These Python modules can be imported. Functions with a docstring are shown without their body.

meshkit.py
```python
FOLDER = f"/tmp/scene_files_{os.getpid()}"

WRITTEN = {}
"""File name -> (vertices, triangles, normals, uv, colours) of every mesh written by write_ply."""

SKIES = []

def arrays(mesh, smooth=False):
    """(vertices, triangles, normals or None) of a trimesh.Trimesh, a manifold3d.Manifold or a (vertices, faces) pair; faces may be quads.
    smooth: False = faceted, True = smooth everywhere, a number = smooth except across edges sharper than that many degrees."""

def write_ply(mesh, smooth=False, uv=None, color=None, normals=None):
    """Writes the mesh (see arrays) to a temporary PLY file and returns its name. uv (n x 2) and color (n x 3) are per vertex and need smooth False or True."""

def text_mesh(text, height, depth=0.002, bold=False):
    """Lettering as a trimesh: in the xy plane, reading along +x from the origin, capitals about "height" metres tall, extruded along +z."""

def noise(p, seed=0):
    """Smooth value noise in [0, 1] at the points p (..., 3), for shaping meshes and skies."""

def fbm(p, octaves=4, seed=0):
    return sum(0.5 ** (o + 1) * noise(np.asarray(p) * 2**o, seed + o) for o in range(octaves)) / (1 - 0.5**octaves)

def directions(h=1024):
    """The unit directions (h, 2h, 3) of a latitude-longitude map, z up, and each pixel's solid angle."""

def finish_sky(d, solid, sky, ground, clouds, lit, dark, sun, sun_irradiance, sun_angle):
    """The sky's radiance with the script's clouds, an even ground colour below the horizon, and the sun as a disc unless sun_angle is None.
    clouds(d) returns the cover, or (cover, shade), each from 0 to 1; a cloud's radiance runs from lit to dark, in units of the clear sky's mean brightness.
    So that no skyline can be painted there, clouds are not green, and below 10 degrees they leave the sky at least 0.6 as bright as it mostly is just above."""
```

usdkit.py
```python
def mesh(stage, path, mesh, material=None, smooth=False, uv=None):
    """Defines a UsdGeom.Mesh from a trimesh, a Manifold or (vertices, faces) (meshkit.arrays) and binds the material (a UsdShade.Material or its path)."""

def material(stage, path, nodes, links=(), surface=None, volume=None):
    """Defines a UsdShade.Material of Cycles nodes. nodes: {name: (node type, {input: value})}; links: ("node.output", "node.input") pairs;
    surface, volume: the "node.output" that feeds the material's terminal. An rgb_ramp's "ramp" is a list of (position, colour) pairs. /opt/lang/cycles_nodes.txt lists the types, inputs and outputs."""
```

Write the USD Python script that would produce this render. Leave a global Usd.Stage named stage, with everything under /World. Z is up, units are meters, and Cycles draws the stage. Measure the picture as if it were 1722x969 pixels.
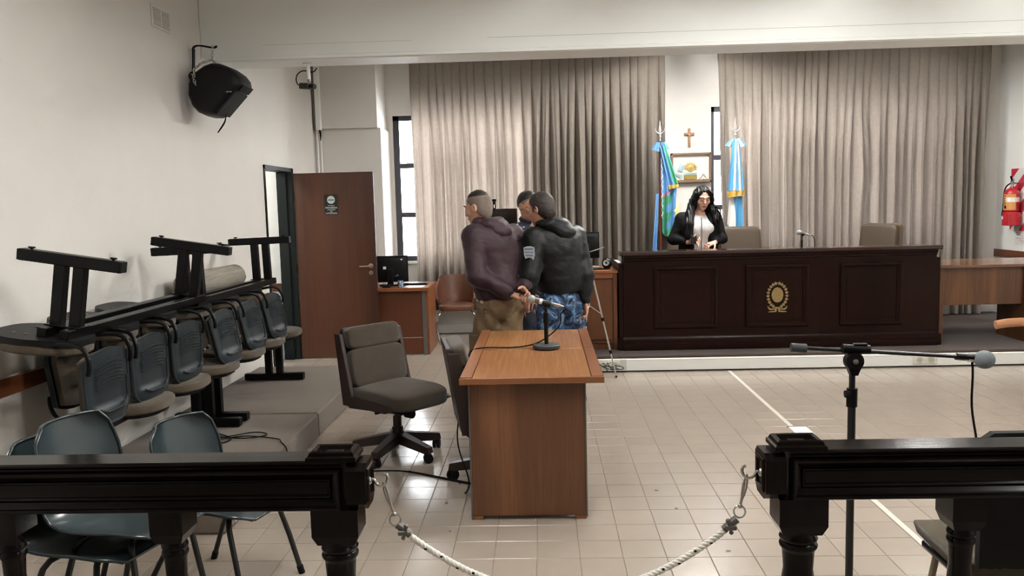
import math, random
import numpy as np
import trimesh
import manifold3d as m3
from shapely.geometry import Polygon, Point, box as sbox
from shapely.ops import unary_union
import usdkit, meshkit
from pxr import Usd, UsdGeom, UsdLux, UsdShade, Gf, Sdf, Vt

random.seed(7)
RNG = np.random.default_rng(7)
stage = Usd.Stage.CreateInMemory()
UsdGeom.SetStageUpAxis(stage, UsdGeom.Tokens.z)
UsdGeom.SetStageMetersPerUnit(stage, 1.0)
world = UsdGeom.Xform.Define(stage, '/World')
stage.SetDefaultPrim(world.GetPrim())
UsdGeom.Scope.Define(stage, '/World/Looks')
PI = math.pi

# ------------------------------------------------------------------ camera
cam = UsdGeom.Camera.Define(stage, '/World/camera')
R_ = (0.99906385, 0.03540374, -0.02485949)
U_ = (0.02117392, 0.10091791, 0.99466941)
F_ = (-0.03772379, 0.99426463, -0.1000738)
cam.AddTransformOp().Set(Gf.Matrix4d(R_[0], R_[1], R_[2], 0, U_[0], U_[1], U_[2], 0, -F_[0], -F_[1], -F_[2], 0, 0, 0, 1.64007, 1))
cam.CreateHorizontalApertureAttr(36.0)
cam.CreateVerticalApertureAttr(36.0 * 969 / 1722)
cam.CreateFocalLengthAttr(36.0 * 1399.02 / 1722)
cam.CreateClippingRangeAttr(Gf.Vec2f(0.05, 200))
cam.CreateExposureAttr(0.34)

# ------------------------------------------------------------------ sky (only seen and felt through the windows)
dome = UsdLux.DomeLight.Define(stage, '/World/sky')
dome.CreateIntensityAttr(7.0)
dome.CreateColorAttr(Gf.Vec3f(0.93, 0.96, 1.0))

# ceiling lamps: (x, y, watts-like intensity); the fixtures are built around them below
LAMPS = [(-.4, 2.6, 1.0), (2.9, 4.7, 1.6), (3.3, 1.4, .8), (.5, 5.0, .4), (1.75, 8.75, 2.5), (4.1, 8.75, .55), (-.7, 8.75, .12)]
LAMP_POWER = 110.0
LAMP_Z = 3.42
CEIL = 3.55

# ------------------------------------------------------------------ mesh helpers
def lin(h):
    if isinstance(h, str):
        h = h.lstrip('#'); c = [int(h[i:i + 2], 16) / 255 for i in (0, 2, 4)]
        return tuple(x / 12.92 if x <= .04045 else ((x + .055) / 1.055) ** 2.4 for x in c)
    return tuple(h)

def V(*a): return np.array(a, float)
def unit(v):
    v = np.asarray(v, float); n = np.linalg.norm(v)
    return v / n if n > 1e-12 else v
def cat(*ms):
    ms = [m for m in (ms[0] if len(ms) == 1 and isinstance(ms[0], (list, tuple)) else ms)]
    return trimesh.util.concatenate(ms)
def rotm(rx=0, ry=0, rz=0):
    return trimesh.transformations.euler_matrix(math.radians(rx), math.radians(ry), math.radians(rz), 'sxyz')
def xf(m, t=(0, 0, 0), r=(0, 0, 0), s=None):
    m = m.copy()
    if s is not None: m.apply_scale(s)
    M = rotm(*r); M[:3, 3] = t
    m.apply_transform(M)
    return m
def hull(pts): return trimesh.convex.convex_hull(np.asarray(pts, float))
def box(x0, x1, y0, y1, z0, z1, b=0.0):
    """box with chamfered edges"""
    if b <= 0:
        return xf(trimesh.creation.box((x1 - x0, y1 - y0, z1 - z0)), ((x0 + x1) / 2, (y0 + y1) / 2, (z0 + z1) / 2))
    b = min(b, .49 * min(x1 - x0, y1 - y0, z1 - z0)); P = []
    for sx, X in ((1, x0), (-1, x1)):
        for sy, Y in ((1, y0), (-1, y1)):
            for sz, Z in ((1, z0), (-1, z1)):
                P += [(X, Y + sy * b, Z + sz * b), (X + sx * b, Y, Z + sz * b), (X + sx * b, Y + sy * b, Z)]
    return hull(P)
_ico = trimesh.creation.icosphere(2).vertices
_ico1 = trimesh.creation.icosphere(1).vertices
def rbox(x0, x1, y0, y1, z0, z1, r, fine=False):
    r = min(r, .499 * min(x1 - x0, y1 - y0, z1 - z0)); S = (_ico if fine else _ico1) * r
    return hull(np.vstack([S + (X, Y, Z) for X in (x0 + r, x1 - r) for Y in (y0 + r, y1 - r) for Z in (z0 + r, z1 - r)]))
def ball(c, r, sub=2, s=(1, 1, 1)):
    m = trimesh.creation.icosphere(sub); m.vertices = m.vertices * (np.array(s) * r) + np.array(c); return m
def frames(P):
    P = np.asarray(P, float); T = np.gradient(P, axis=0); T /= np.maximum(np.linalg.norm(T, axis=1, keepdims=True), 1e-9)
    a = V(0, 0, 1) if abs(T[0][2]) < .9 else V(1, 0, 0)
    N = [unit(np.cross(T[0], a))]
    for i in range(1, len(P)):
        n = N[-1] - T[i] * np.dot(N[-1], T[i]); N.append(unit(n))
    N = np.array(N); return T, N, np.cross(T, N)
def smooth_path(P, n=40):
    from scipy.interpolate import CubicSpline
    P = np.asarray(P, float); d = np.r_[0, np.cumsum(np.linalg.norm(np.diff(P, axis=0), axis=1))]
    return CubicSpline(d, P)(np.linspace(0, d[-1], n))
def skin(rings, cap=True, closed=False):
    """rings: list of equally long closed loops -> mesh"""
    R = np.asarray(rings, float); m, n = R.shape[:2]; v = R.reshape(-1, 3); f = []
    for i in range(m if closed else m - 1):
        a = i * n; b = ((i + 1) % m) * n
        for j in range(n):
            k = (j + 1) % n
            f += [(a + j, a + k, b + k), (a + j, b + k, b + j)]
    if cap and not closed:
        v = np.vstack([v, R[0].mean(0), R[-1].mean(0)]); c0 = m * n; c1 = c0 + 1; l = (m - 1) * n
        for j in range(n):
            k = (j + 1) % n
            f += [(c0, k, j), (c1, l + j, l + k)]
    t = trimesh.Trimesh(v, f, process=False)
    if t.volume < 0: t.invert()
    return t
def tube(P, r, n=8, closed=False, flat=None, cap=True):
    """tube along the points P; r a number or one per point; flat=(a,b) an ellipse"""
    P = np.asarray(P, float)
    if len(P) == 2:
        P = np.vstack([P[0], (P[0] + P[1]) / 2, P[1]])
        if np.ndim(r) and len(r) == 2: r = [r[0], (r[0] + r[1]) / 2, r[1]]
    T, N, B = frames(np.vstack([P, P[:1]]) if closed else P)
    if closed: T, N, B = T[:-1], N[:-1], B[:-1]
    rr = np.broadcast_to(np.asarray(r, float), (len(P),)); a = np.linspace(0, 2 * PI, n, endpoint=False)
    fa, fb = flat if flat else (1, 1)
    R = P[:, None] + rr[:, None, None] * (np.cos(a)[None, :, None] * fa * N[:, None] + np.sin(a)[None, :, None] * fb * B[:, None])
    return skin(R, cap, closed)
def rod(a, b, r, r2=None, n=12): 
    a, b = np.asarray(a, float), np.asarray(b, float)
    return tube([a, b], [r, (r + (r if r2 is None else r2)) / 2, r if r2 is None else r2], n)
def bar(a, b, w, h, up=(0, 0, 1), bev=0.0):
    """rectangular bar from a to b: w across, h along up"""
    a, b = np.asarray(a, float), np.asarray(b, float); t = unit(b - a); s = unit(np.cross(t, up)); u = np.cross(s, t); L = np.linalg.norm(b - a)
    m = box(-w / 2, w / 2, 0, L, -h / 2, h / 2, bev); M = np.eye(4); M[:3, 0] = s; M[:3, 1] = t; M[:3, 2] = u; M[:3, 3] = a
    m.apply_transform(M); return m
def lathe(prof, n=24, c=(0, 0, 0)):
    """prof: (radius, z) points from bottom to top"""
    a = np.linspace(0, 2 * PI, n, endpoint=False)
    R = [[(max(r, 1e-5) * math.cos(t), max(r, 1e-5) * math.sin(t), z) for t in a] for r, z in prof]
    m = skin(R); m.apply_translation(c); return m
def prism(poly, depth, plane='xz', at=0.0):
    """extrude a shapely polygon or point list. plane 'xz': pts are (x,z) and depth goes to +y from y=at; 'yz': depth to +x; 'xy': depth to +z"""
    if not hasattr(poly, 'exterior') and not hasattr(poly, 'geoms'): poly = Polygon(poly)
    if not poly.is_valid: poly = poly.buffer(0)
    out = []
    for g in getattr(poly, 'geoms', [poly]):
        if g.area < 1e-9: continue
        m = trimesh.creation.extrude_polygon(g, depth, engine='earcut'); v = m.vertices.copy()
        if plane == 'xz': v = np.c_[v[:, 0], v[:, 2], v[:, 1]]
        elif plane == 'yz': v = np.c_[v[:, 2], v[:, 0], v[:, 1]]
        m = trimesh.Trimesh(v, m.faces, process=False)
        if m.volume < 0: m.invert()
        k = {'xz': 1, 'yz': 0, 'xy': 2}[plane]; d = np.zeros(3); d[k] = at; m.apply_translation(d); out.append(m)
    return cat(out)
def rrect(x0, x1, y0, y1, r): return sbox(x0 + r, y0 + r, x1 - r, y1 - r).buffer(r, quad_segs=5)
def grid(F, nu, nv, closed_u=False):
    """F: (nu,nv,3) points -> open surface"""
    F = np.asarray(F, float).reshape(nu, nv, 3); i = np.arange(nu * nv).reshape(nu, nv); a = i if not closed_u else np.vstack([i, i[:1]])
    q = np.stack([a[:-1, :-1], a[1:, :-1], a[1:, 1:], a[:-1, 1:]], -1).reshape(-1, 4)
    return trimesh.Trimesh(F.reshape(-1, 3), np.vstack([q[:, [0, 1, 2]], q[:, [0, 2, 3]]]), process=False)
def shell(F, th):
    """give the grid F (nu,nv,3) a thickness th (behind its normal) and close its rim"""
    F = np.asarray(F, float); nu, nv = F.shape[:2]
    N = np.cross(np.gradient(F, axis=0), np.gradient(F, axis=1)); N /= np.maximum(np.linalg.norm(N, axis=2, keepdims=True), 1e-9)
    G = F - N * np.asarray(th)[..., None] if np.ndim(th) else F - N * th
    a = grid(F, nu, nv); b = grid(G, nu, nv); b.invert(); k = nu * nv; i = np.arange(k).reshape(nu, nv)
    rim = np.r_[i[0, :], i[1:, -1], i[-1, -2::-1], i[-2:0:-1, 0]]; nx = np.roll(rim, -1)
    f = np.vstack([a.faces, b.faces + k, np.c_[rim, nx + k, nx], np.c_[rim, rim + k, nx + k]])
    t = trimesh.Trimesh(np.vstack([a.vertices, b.vertices]), f, process=False)
    if t.volume < 0: t.invert()
    return t
def squircle(a, b, c, e1=.5, e2=.5, nu=24, nv=14):
    """superellipsoid cushion centred at the origin, half sizes a b c"""
    u = np.linspace(-PI, PI, nu, endpoint=False); v = np.linspace(-PI / 2, PI / 2, nv); p = lambda x, e: np.sign(x) * np.abs(x) ** e
    R = [[(a * p(np.cos(w), e1) * p(np.cos(t), e2), b * p(np.cos(w), e1) * p(np.sin(t), e2), c * p(np.sin(w), e1)) for t in u] for w in v[1:-1]]
    return skin(R)
def text(s, h, depth=.001, bold=False):
    m = meshkit.text_mesh(s, h, depth, bold); m.apply_translation((-m.bounds.mean(0)[0], -m.bounds.mean(0)[1], 0)); return m
def text_xz(s, h, c, depth=.001, bold=False, width=None):
    """text facing -y, centred at c"""
    m = text(s, h, depth, bold)
    if width: m.apply_scale((width / (m.bounds[1][0] - m.bounds[0][0]), 1, 1))
    v = m.vertices; m = trimesh.Trimesh(np.c_[v[:, 0], -v[:, 2], v[:, 1]], m.faces, process=False); m.apply_translation(c); return m
def poly_sub(a, *bs):
    for b in bs: a = a.difference(b)
    return a

# ------------------------------------------------------------------ signed distance modelling (people, cloth)
class SDF:
    def __init__(s): s.p = []
    def cone(s, a, b, ra, rb=None, k=.02, sub=False, flat=None):
        s.p.append(('c', V(*a), V(*b), ra, ra if rb is None else rb, k, sub)); return s
    def chain(s, P, R, k=.02):
        for i in range(len(P) - 1): s.cone(P[i], P[i + 1], R[i], R[i + 1], k)
        return s
    def ell(s, c, r, k=.02, rot=None, sub=False):
        s.p.append(('e', V(*c), V(*r), np.eye(3) if rot is None else np.asarray(rot)[:3, :3], k, sub)); return s
    def half(s, c, n, k=.004):
        """cut away everything on the side the normal points to"""
        s.p.append(('h', V(*c), unit(V(*n)), k)); return s
    def mesh(s, h, noise=None, pad=.03, clip=None, off=0.0, smooth=2):
        lo, hi = [], []
        for q in s.p:
            if q[0] == 'c' and not q[6]: lo += [np.minimum(q[1] - q[3], q[2] - q[4])]; hi += [np.maximum(q[1] + q[3], q[2] + q[4])]
            if q[0] == 'e' and not q[5]: r = q[2].max(); lo += [q[1] - r]; hi += [q[1] + r]
        lo = np.min(lo, 0) - pad; hi = np.max(hi, 0) + pad; n = np.ceil((hi - lo) / h).astype(int) + 1
        D = np.full(n, .12); ax = [lo[i] + h * np.arange(n[i]) for i in range(3)]
        def sub(l, u):
            i0 = np.clip(np.floor((l - lo) / h).astype(int), 0, n - 1); i1 = np.clip(np.ceil((u - lo) / h).astype(int) + 1, 1, n)
            sl = tuple(slice(i0[i], i1[i]) for i in range(3)); g = np.meshgrid(*[ax[i][sl[i]] for i in range(3)], indexing='ij'); return sl, np.stack(g, -1)
        for q in s.p:
            if q[0] == 'c':
                m = max(q[3], q[4]) + .07; sl, X = sub(np.minimum(q[1], q[2]) - m, np.maximum(q[1], q[2]) + m)
                ab = q[2] - q[1]; t = np.clip(((X - q[1]) @ ab) / max(ab @ ab, 1e-12), 0, 1); d = np.linalg.norm(X - q[1] - t[..., None] * ab, axis=-1) - (q[3] + t * (q[4] - q[3])); k, sb = q[5], q[6]
            elif q[0] == 'e':
                m = q[2].max() + .07; sl, X = sub(q[1] - m, q[1] + m); Y = (X - q[1]) @ q[3]; e = np.linalg.norm(Y / q[2], axis=-1); g = np.linalg.norm(Y / q[2] ** 2, axis=-1)
                d = e * (e - 1) / np.maximum(g, 1e-9); d = np.where(e < 1e-6, -q[2].min(), d); k, sb = q[4], q[5]
            else:
                sl, X = tuple(slice(0, m) for m in n), np.stack(np.meshgrid(*ax, indexing='ij'), -1); d = -((q[1] - X) @ q[2]); A = D[sl]; k = q[3]
                hh = np.maximum(k - np.abs(A - d), 0) / k; D[sl] = np.maximum(A, d) + hh * hh * k / 4; continue
            A = D[sl]
            if sb:
                d = -d; hh = np.maximum(k - np.abs(A - d), 0) / k; D[sl] = np.maximum(A, d) + hh * hh * k / 4
            else:
                hh = np.maximum(k - np.abs(A - d), 0) / k; D[sl] = np.minimum(A, d) - hh * hh * k / 4
        if noise is not None:
            near = np.abs(D) < .05; I = np.argwhere(near); P = lo + I * h; D[near] += noise(P)
        D[0] = D[-1] = .1; D[:, 0] = D[:, -1] = .1; D[:, :, 0] = D[:, :, -1] = .1
        return surface_net(D + off, lo, h, smooth)
def surface_net(D, lo, h, smooth=2):
    n = np.array(D.shape); S = D < 0
    c = [S[i:n[0] - 1 + i, j:n[1] - 1 + j, k:n[2] - 1 + k] for i in (0, 1) for j in (0, 1) for k in (0, 1)]
    tot = sum(x.astype(np.int8) for x in c); act = (tot > 0) & (tot < 8); idx = -np.ones(act.shape, int); I = np.argwhere(act); idx[act] = np.arange(len(I))
    P = np.zeros((len(I), 3)); W = np.zeros(len(I)); o = [(i, j, k) for i in (0, 1) for j in (0, 1) for k in (0, 1)]; vals = [D[I[:, 0] + a[0], I[:, 1] + a[1], I[:, 2] + a[2]] for a in o]
    for a in range(8):
        for b in range(a + 1, 8):
            da = np.array(o[b]) - np.array(o[a])
            if abs(da).sum() != 1: continue
            m = (vals[a] < 0) != (vals[b] < 0); t = np.where(m, vals[a] / np.where(m, vals[a] - vals[b], 1), 0)
            P += np.where(m[:, None], np.array(o[a]) + t[:, None] * da, 0); W += m
    P = lo + h * (I + P / W[:, None]); F = []
    for ax in range(3):
        u, w = (ax + 1) % 3, (ax + 2) % 3; sl0 = [slice(None)] * 3; sl1 = [slice(None)] * 3; sl0[ax] = slice(0, -1); sl1[ax] = slice(1, None)
        E = np.argwhere(S[tuple(sl0)] != S[tuple(sl1)]); E = E[(E[:, u] > 0) & (E[:, w] > 0)]; fl = S[E[:, 0], E[:, 1], E[:, 2]]
        def at(du, dw):
            q = E.copy(); q[:, u] -= du; q[:, w] -= dw; return idx[q[:, 0], q[:, 1], q[:, 2]]
        Q = np.stack([at(1, 1), at(0, 1), at(0, 0), at(1, 0)], 1); Q[~fl] = Q[~fl][:, ::-1]; F.append(Q)
    F = np.vstack(F); F = F[(F >= 0).all(1)]; t = trimesh.Trimesh(P, np.vstack([F[:, [0, 1, 2]], F[:, [0, 2, 3]]]), process=False)
    if t.volume < 0: t.invert()
    if smooth: trimesh.smoothing.filter_taubin(t, .5, .53, smooth)
    return t

# ------------------------------------------------------------------ stage helpers
_used = {}
def path_for(name, parent):
    base = parent.GetPath().pathString if parent else '/World'; k = (base, name); n = _used.get(k, 0); _used[k] = n + 1
    return f'{base}/{name}' + (f'_{n:03d}' if n else '')
def tag(p, label=None, category=None, group=None, kind=None):
    for k, v in (('label', label), ('category', category), ('group', group), ('kind', kind)):
        if v: p.SetCustomDataByKey(k, v)
    return p
def put(p, loc=(0, 0, 0), rot=(0, 0, 0)):
    x = UsdGeom.Xformable(p); ops = {o.GetOpName(): o for o in x.GetOrderedXformOps()}
    t = ops.get('xformOp:translate') or x.AddTranslateOp(); t.Set(Gf.Vec3d(*map(float, loc)))
    r = ops.get('xformOp:rotateXYZ') or x.AddRotateXYZOp(); r.Set(Gf.Vec3f(*map(float, rot)))
class Thing:
    """an Xform at the thing's base; parts are given in the thing's own coordinates, or with world=True in the room's (unrotated things)"""
    def __init__(s, name, label=None, category=None, loc=(0, 0, 0), rot=(0, 0, 0), group=None, kind=None):
        s.path = path_for(name, None); s.prim = UsdGeom.Xform.Define(stage, s.path).GetPrim(); s.loc = V(*loc); s.rot = rot; put(s.prim, loc, rot); tag(s.prim, label, category, group, kind)
    def add(s, name, mesh, mat, parent=None, label=None, smooth=35, world=False, kind=None):
        if isinstance(mesh, (list, tuple)): mesh = cat(mesh)
        if world: mesh = mesh.copy(); mesh.apply_translation(-s.loc)
        m = usdkit.mesh(stage, path_for(name, parent or s.prim), mesh, mat, smooth=smooth).GetPrim(); tag(m, label=label, kind=kind); return m
def solo(name, mesh, mat, label=None, category=None, group=None, kind=None, smooth=35, base=None):
    """a thing that is one mesh; its origin at base"""
    if isinstance(mesh, (list, tuple)): mesh = cat(mesh)
    b = base if base is not None else (mesh.bounds.mean(0)[0], mesh.bounds.mean(0)[1], mesh.bounds[0][2]); mesh = mesh.copy(); mesh.apply_translation(-np.asarray(b, float))
    m = usdkit.mesh(stage, path_for(name, None), mesh, mat, smooth=smooth).GetPrim(); put(m, b); tag(m, label, category, group, kind); return m
def dup(src, loc, rot=(0, 0, 0), label=None, group=None):
    name = src.path.split('/')[-1].rstrip('0123456789').rstrip('_'); p = UsdGeom.Xform.Define(stage, path_for(name, None)).GetPrim()
    p.GetReferences().AddInternalReference(src.path); p.SetInstanceable(True); cd = src.prim.GetCustomData()
    put(p, loc, rot); tag(p, label or cd.get('label'), cd.get('category'), group or cd.get('group')); return p

# ------------------------------------------------------------------ materials
_mats = {}
def mat(name, color, rough=.5, metal=0, spec=.5, var=.0, vscale=6, bump=0, bscale=150, bdetail=3, stretch=(1, 1, 1), color2=None, rnd=0, coat=0, sheen=0, extra=None, emit=0):
    """one principled surface: colour varied by noise, fine relief by a second noise"""
    if name in _mats: return _mats[name]
    c = lin(color); n = {'p': ('principled_bsdf', {'base_color': c, 'roughness': rough, 'metallic': metal, 'specular_ior_level': spec})}; L = []
    n['t'] = ('texture_coordinate', {}); n['m'] = ('mapping', {'scale': stretch}); L.append(('t.object', 'm.vector'))
    if coat: n['p'][1].update(coat_weight=coat, coat_roughness=.08)
    if sheen: n['p'][1].update(sheen_weight=sheen, sheen_roughness=.4)
    if emit: n['p'][1].update(emission_color=c, emission_strength=emit)
    last = None
    if var or color2 is not None:
        c2 = lin(color2) if color2 is not None else tuple(x * (1 - var) for x in c); c1 = c if color2 is not None else tuple(min(x * (1 + var), 1) for x in c)
        n['n'] = ('noise_texture', {'scale': vscale, 'detail': 4., 'roughness': .6}); n['r'] = ('rgb_ramp', {'ramp': [(.3, c1), (.7, c2)]})
        L += [('m.vector', 'n.vector'), ('n.fac', 'r.fac')]; last = 'r.color'
    if rnd:
        n['o'] = ('object_info', {}); n['mr'] = ('map_range', {'from_min': 0., 'from_max': 1., 'to_min': 1 - rnd, 'to_max': 1 + rnd}); n['hv'] = ('hsv', {'color': c}); L += [('o.random', 'mr.value'), ('mr.result', 'hv.value')]
        if last: L.append((last, 'hv.color'))
        last = 'hv.color'
    if last: L.append((last, 'p.base_color'))
    if bump:
        n['bn'] = ('noise_texture', {'scale': bscale, 'detail': float(bdetail)}); n['b'] = ('bump', {'strength': bump, 'distance': .003}); L += [('m.vector', 'bn.vector'), ('bn.fac', 'b.height'), ('b.normal', 'p.normal')]
    if extra: extra(n, L)
    _mats[name] = usdkit.material(stage, f'/World/Looks/{name}', n, L, surface='p.BSDF'); return _mats[name]
def wood(name, dark, light, axis='z', rough=.4, scale=1.0, ring=7.0, distort=2.5, coat=0, spec=.5, bump=.08):
    """grain along an axis: rings stretched along it plus fine fibres"""
    if name in _mats: return _mats[name]
    a = 'xyz'.index(axis); st = [1.0, 1.0, 1.0]; st[a] = .13; sf = [60., 60., 60.]; sf[a] = 1.6; d, l = lin(dark), lin(light); mid = tuple((x + y) / 2 for x, y in zip(d, l))
    n = {'p': ('principled_bsdf', {'roughness': rough, 'specular_ior_level': spec}), 't': ('texture_coordinate', {}), 'm': ('mapping', {'scale': [x * scale for x in st]}), 'mf': ('mapping', {'scale': [x * scale for x in sf]}),
         'w': ('noise_texture', {'scale': 2.2, 'detail': 3., 'distortion': .4}), 'mu': ('math', {'math_type': 'multiply', 'value2': ring}), 'fr': ('math', {'math_type': 'sine'}), 'f': ('noise_texture', {'scale': 1., 'detail': 3., 'roughness': .7}),
         'ma': ('math', {'math_type': 'multiply_add', 'value2': .28, 'value3': .36}), 'mb': ('math', {'math_type': 'multiply_add', 'value2': .62}), 'r': ('rgb_ramp', {'ramp': [(.3, d), (.6, mid), (.95, l)]}), 'b': ('bump', {'strength': bump, 'distance': .002})}
    if coat: n['p'][1].update(coat_weight=coat, coat_roughness=.12)
    L = [('t.object', 'm.vector'), ('t.object', 'mf.vector'), ('m.vector', 'w.vector'), ('mf.vector', 'f.vector'), ('w.fac', 'mu.value1'), ('mu.value', 'fr.value1'), ('fr.value', 'ma.value1'),
         ('f.fac', 'mb.value1'), ('ma.value', 'sc.value1'), ('sc.value', 'mb.value3'), ('mb.value', 'r.fac'), ('r.color', 'p.base_color'), ('f.fac', 'b.height'), ('b.normal', 'p.normal')]
    n['sc'] = ('math', {'math_type': 'subtract', 'value2': .08})
    _mats[name] = usdkit.material(stage, f'/World/Looks/{name}', n, L, surface='p.BSDF'); return _mats[name]
def pane_mat():
    if 'window_glass' in _mats: return _mats['window_glass']
    _mats['window_glass'] = usdkit.material(stage, '/World/Looks/window_glass', {'t': ('transparent_bsdf', {'color': (1, 1, 1)}), 'g': ('glossy_bsdf', {'roughness': .02, 'color': (1, 1, 1)}), 'f': ('fresnel', {'IOR': 1.25}), 'x': ('mix_closure', {})},
        [('f.fac', 'x.fac'), ('t.BSDF', 'x.closure1'), ('g.BSDF', 'x.closure2')], surface='x.closure'); return _mats['window_glass']
def cloth_mat(name, c, trans=.35, rough=.9, var=.06, vscale=40, fine=900, tint=(1, .93, .90)):
    """thin woven cloth that lets light through"""
    if name in _mats: return _mats[name]
    c = lin(c); n = {'d': ('principled_bsdf', {'base_color': c, 'roughness': rough, 'specular_ior_level': .1}), 'tr': ('translucent_bsdf', {'color': c}), 'tint': ('mix_color', {'blend_type': 'multiply', 'fac': 1.0, 'b': tint}), 'x': ('mix_closure', {'fac': trans}), 't': ('texture_coordinate', {}), 'n': ('noise_texture', {'scale': vscale, 'detail': 5.}),
         'r': ('rgb_ramp', {'ramp': [(.3, tuple(x * (1 - var) for x in c)), (.7, tuple(min(1, x * (1 + var)) for x in c))]}), 'bn': ('noise_texture', {'scale': fine, 'detail': 2.}), 'b': ('bump', {'strength': .25, 'distance': .001})}
    _mats[name] = usdkit.material(stage, f'/World/Looks/{name}', n, [('t.object', 'n.vector'), ('n.fac', 'r.fac'), ('r.color', 'd.base_color'), ('r.color', 'tint.a'), ('tint.result', 'tr.color'), ('t.object', 'bn.vector'), ('bn.fac', 'b.height'), ('b.normal', 'd.normal'), ('d.BSDF', 'x.closure1'), ('tr.BSDF', 'x.closure2')], surface='x.closure'); return _mats[name]

# ================================================================== materials of the room
M_WALL = mat('wall_paint', '#d8d5cf', rough=.75, var=.03, vscale=1.4, bump=.25, bscale=60)
M_WHITE = mat('white_paint', '#e4e4e0', rough=.6, var=.02, vscale=2, bump=.12, bscale=50)
M_BEAM = mat('beam_paint', '#eaece9', rough=.6, var=.025, vscale=1.5, bump=.3, bscale=25)
M_CEIL = mat('ceiling_paint', '#dedcd6', rough=.85)
M_GROUT = mat('grout', '#7d746a', rough=.9, var=.15, vscale=9)
M_TILE = mat('floor_tile', '#a2968a', rough=.2, var=.035, vscale=5, rnd=.035, bump=.04, bscale=14, spec=.5)
M_CARPET = mat('dais_carpet', '#3a2b25', rough=.95, var=.18, vscale=260, bump=.6, bscale=500, sheen=.2)
M_CARPET2 = mat('riser_carpet', '#6a5f54', rough=.95, var=.16, vscale=220, bump=.7, bscale=420, sheen=.2)
M_TRIMWOOD = wood('rail_wood', '#4a2513', '#7a4322', 'y', rough=.45)
M_PLASTIC_W = mat('white_plastic', '#eeefec', rough=.4, var=.015, vscale=3)
M_GREEN = mat('dark_green_steel', '#0f1716', rough=.45, spec=.3)
M_STEEL = mat('window_steel', '#34343c', rough=.5)
M_BLACK = mat('black_plastic', '#0b0b0c', rough=.4, spec=.2)
M_MATTEBLACK = mat('matte_black', '#080808', rough=.75, spec=.2)
M_CHROME = mat('chrome', '#c9c9c6', rough=.18, metal=1)
M_ALU = mat('brushed_metal', '#b9b7b2', rough=.35, metal=1)
M_GREYMETAL = mat('grey_metal', '#6d6a66', rough=.45, metal=.6)

def struct(name, mesh, m, label=None, smooth=35, cat_=None): return solo(name, mesh, m, label, cat_, None, 'structure', smooth, base=(0, 0, 0))
XL, XR, YB, YF = -2.70, 5.65, 10.60, -3.5

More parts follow.
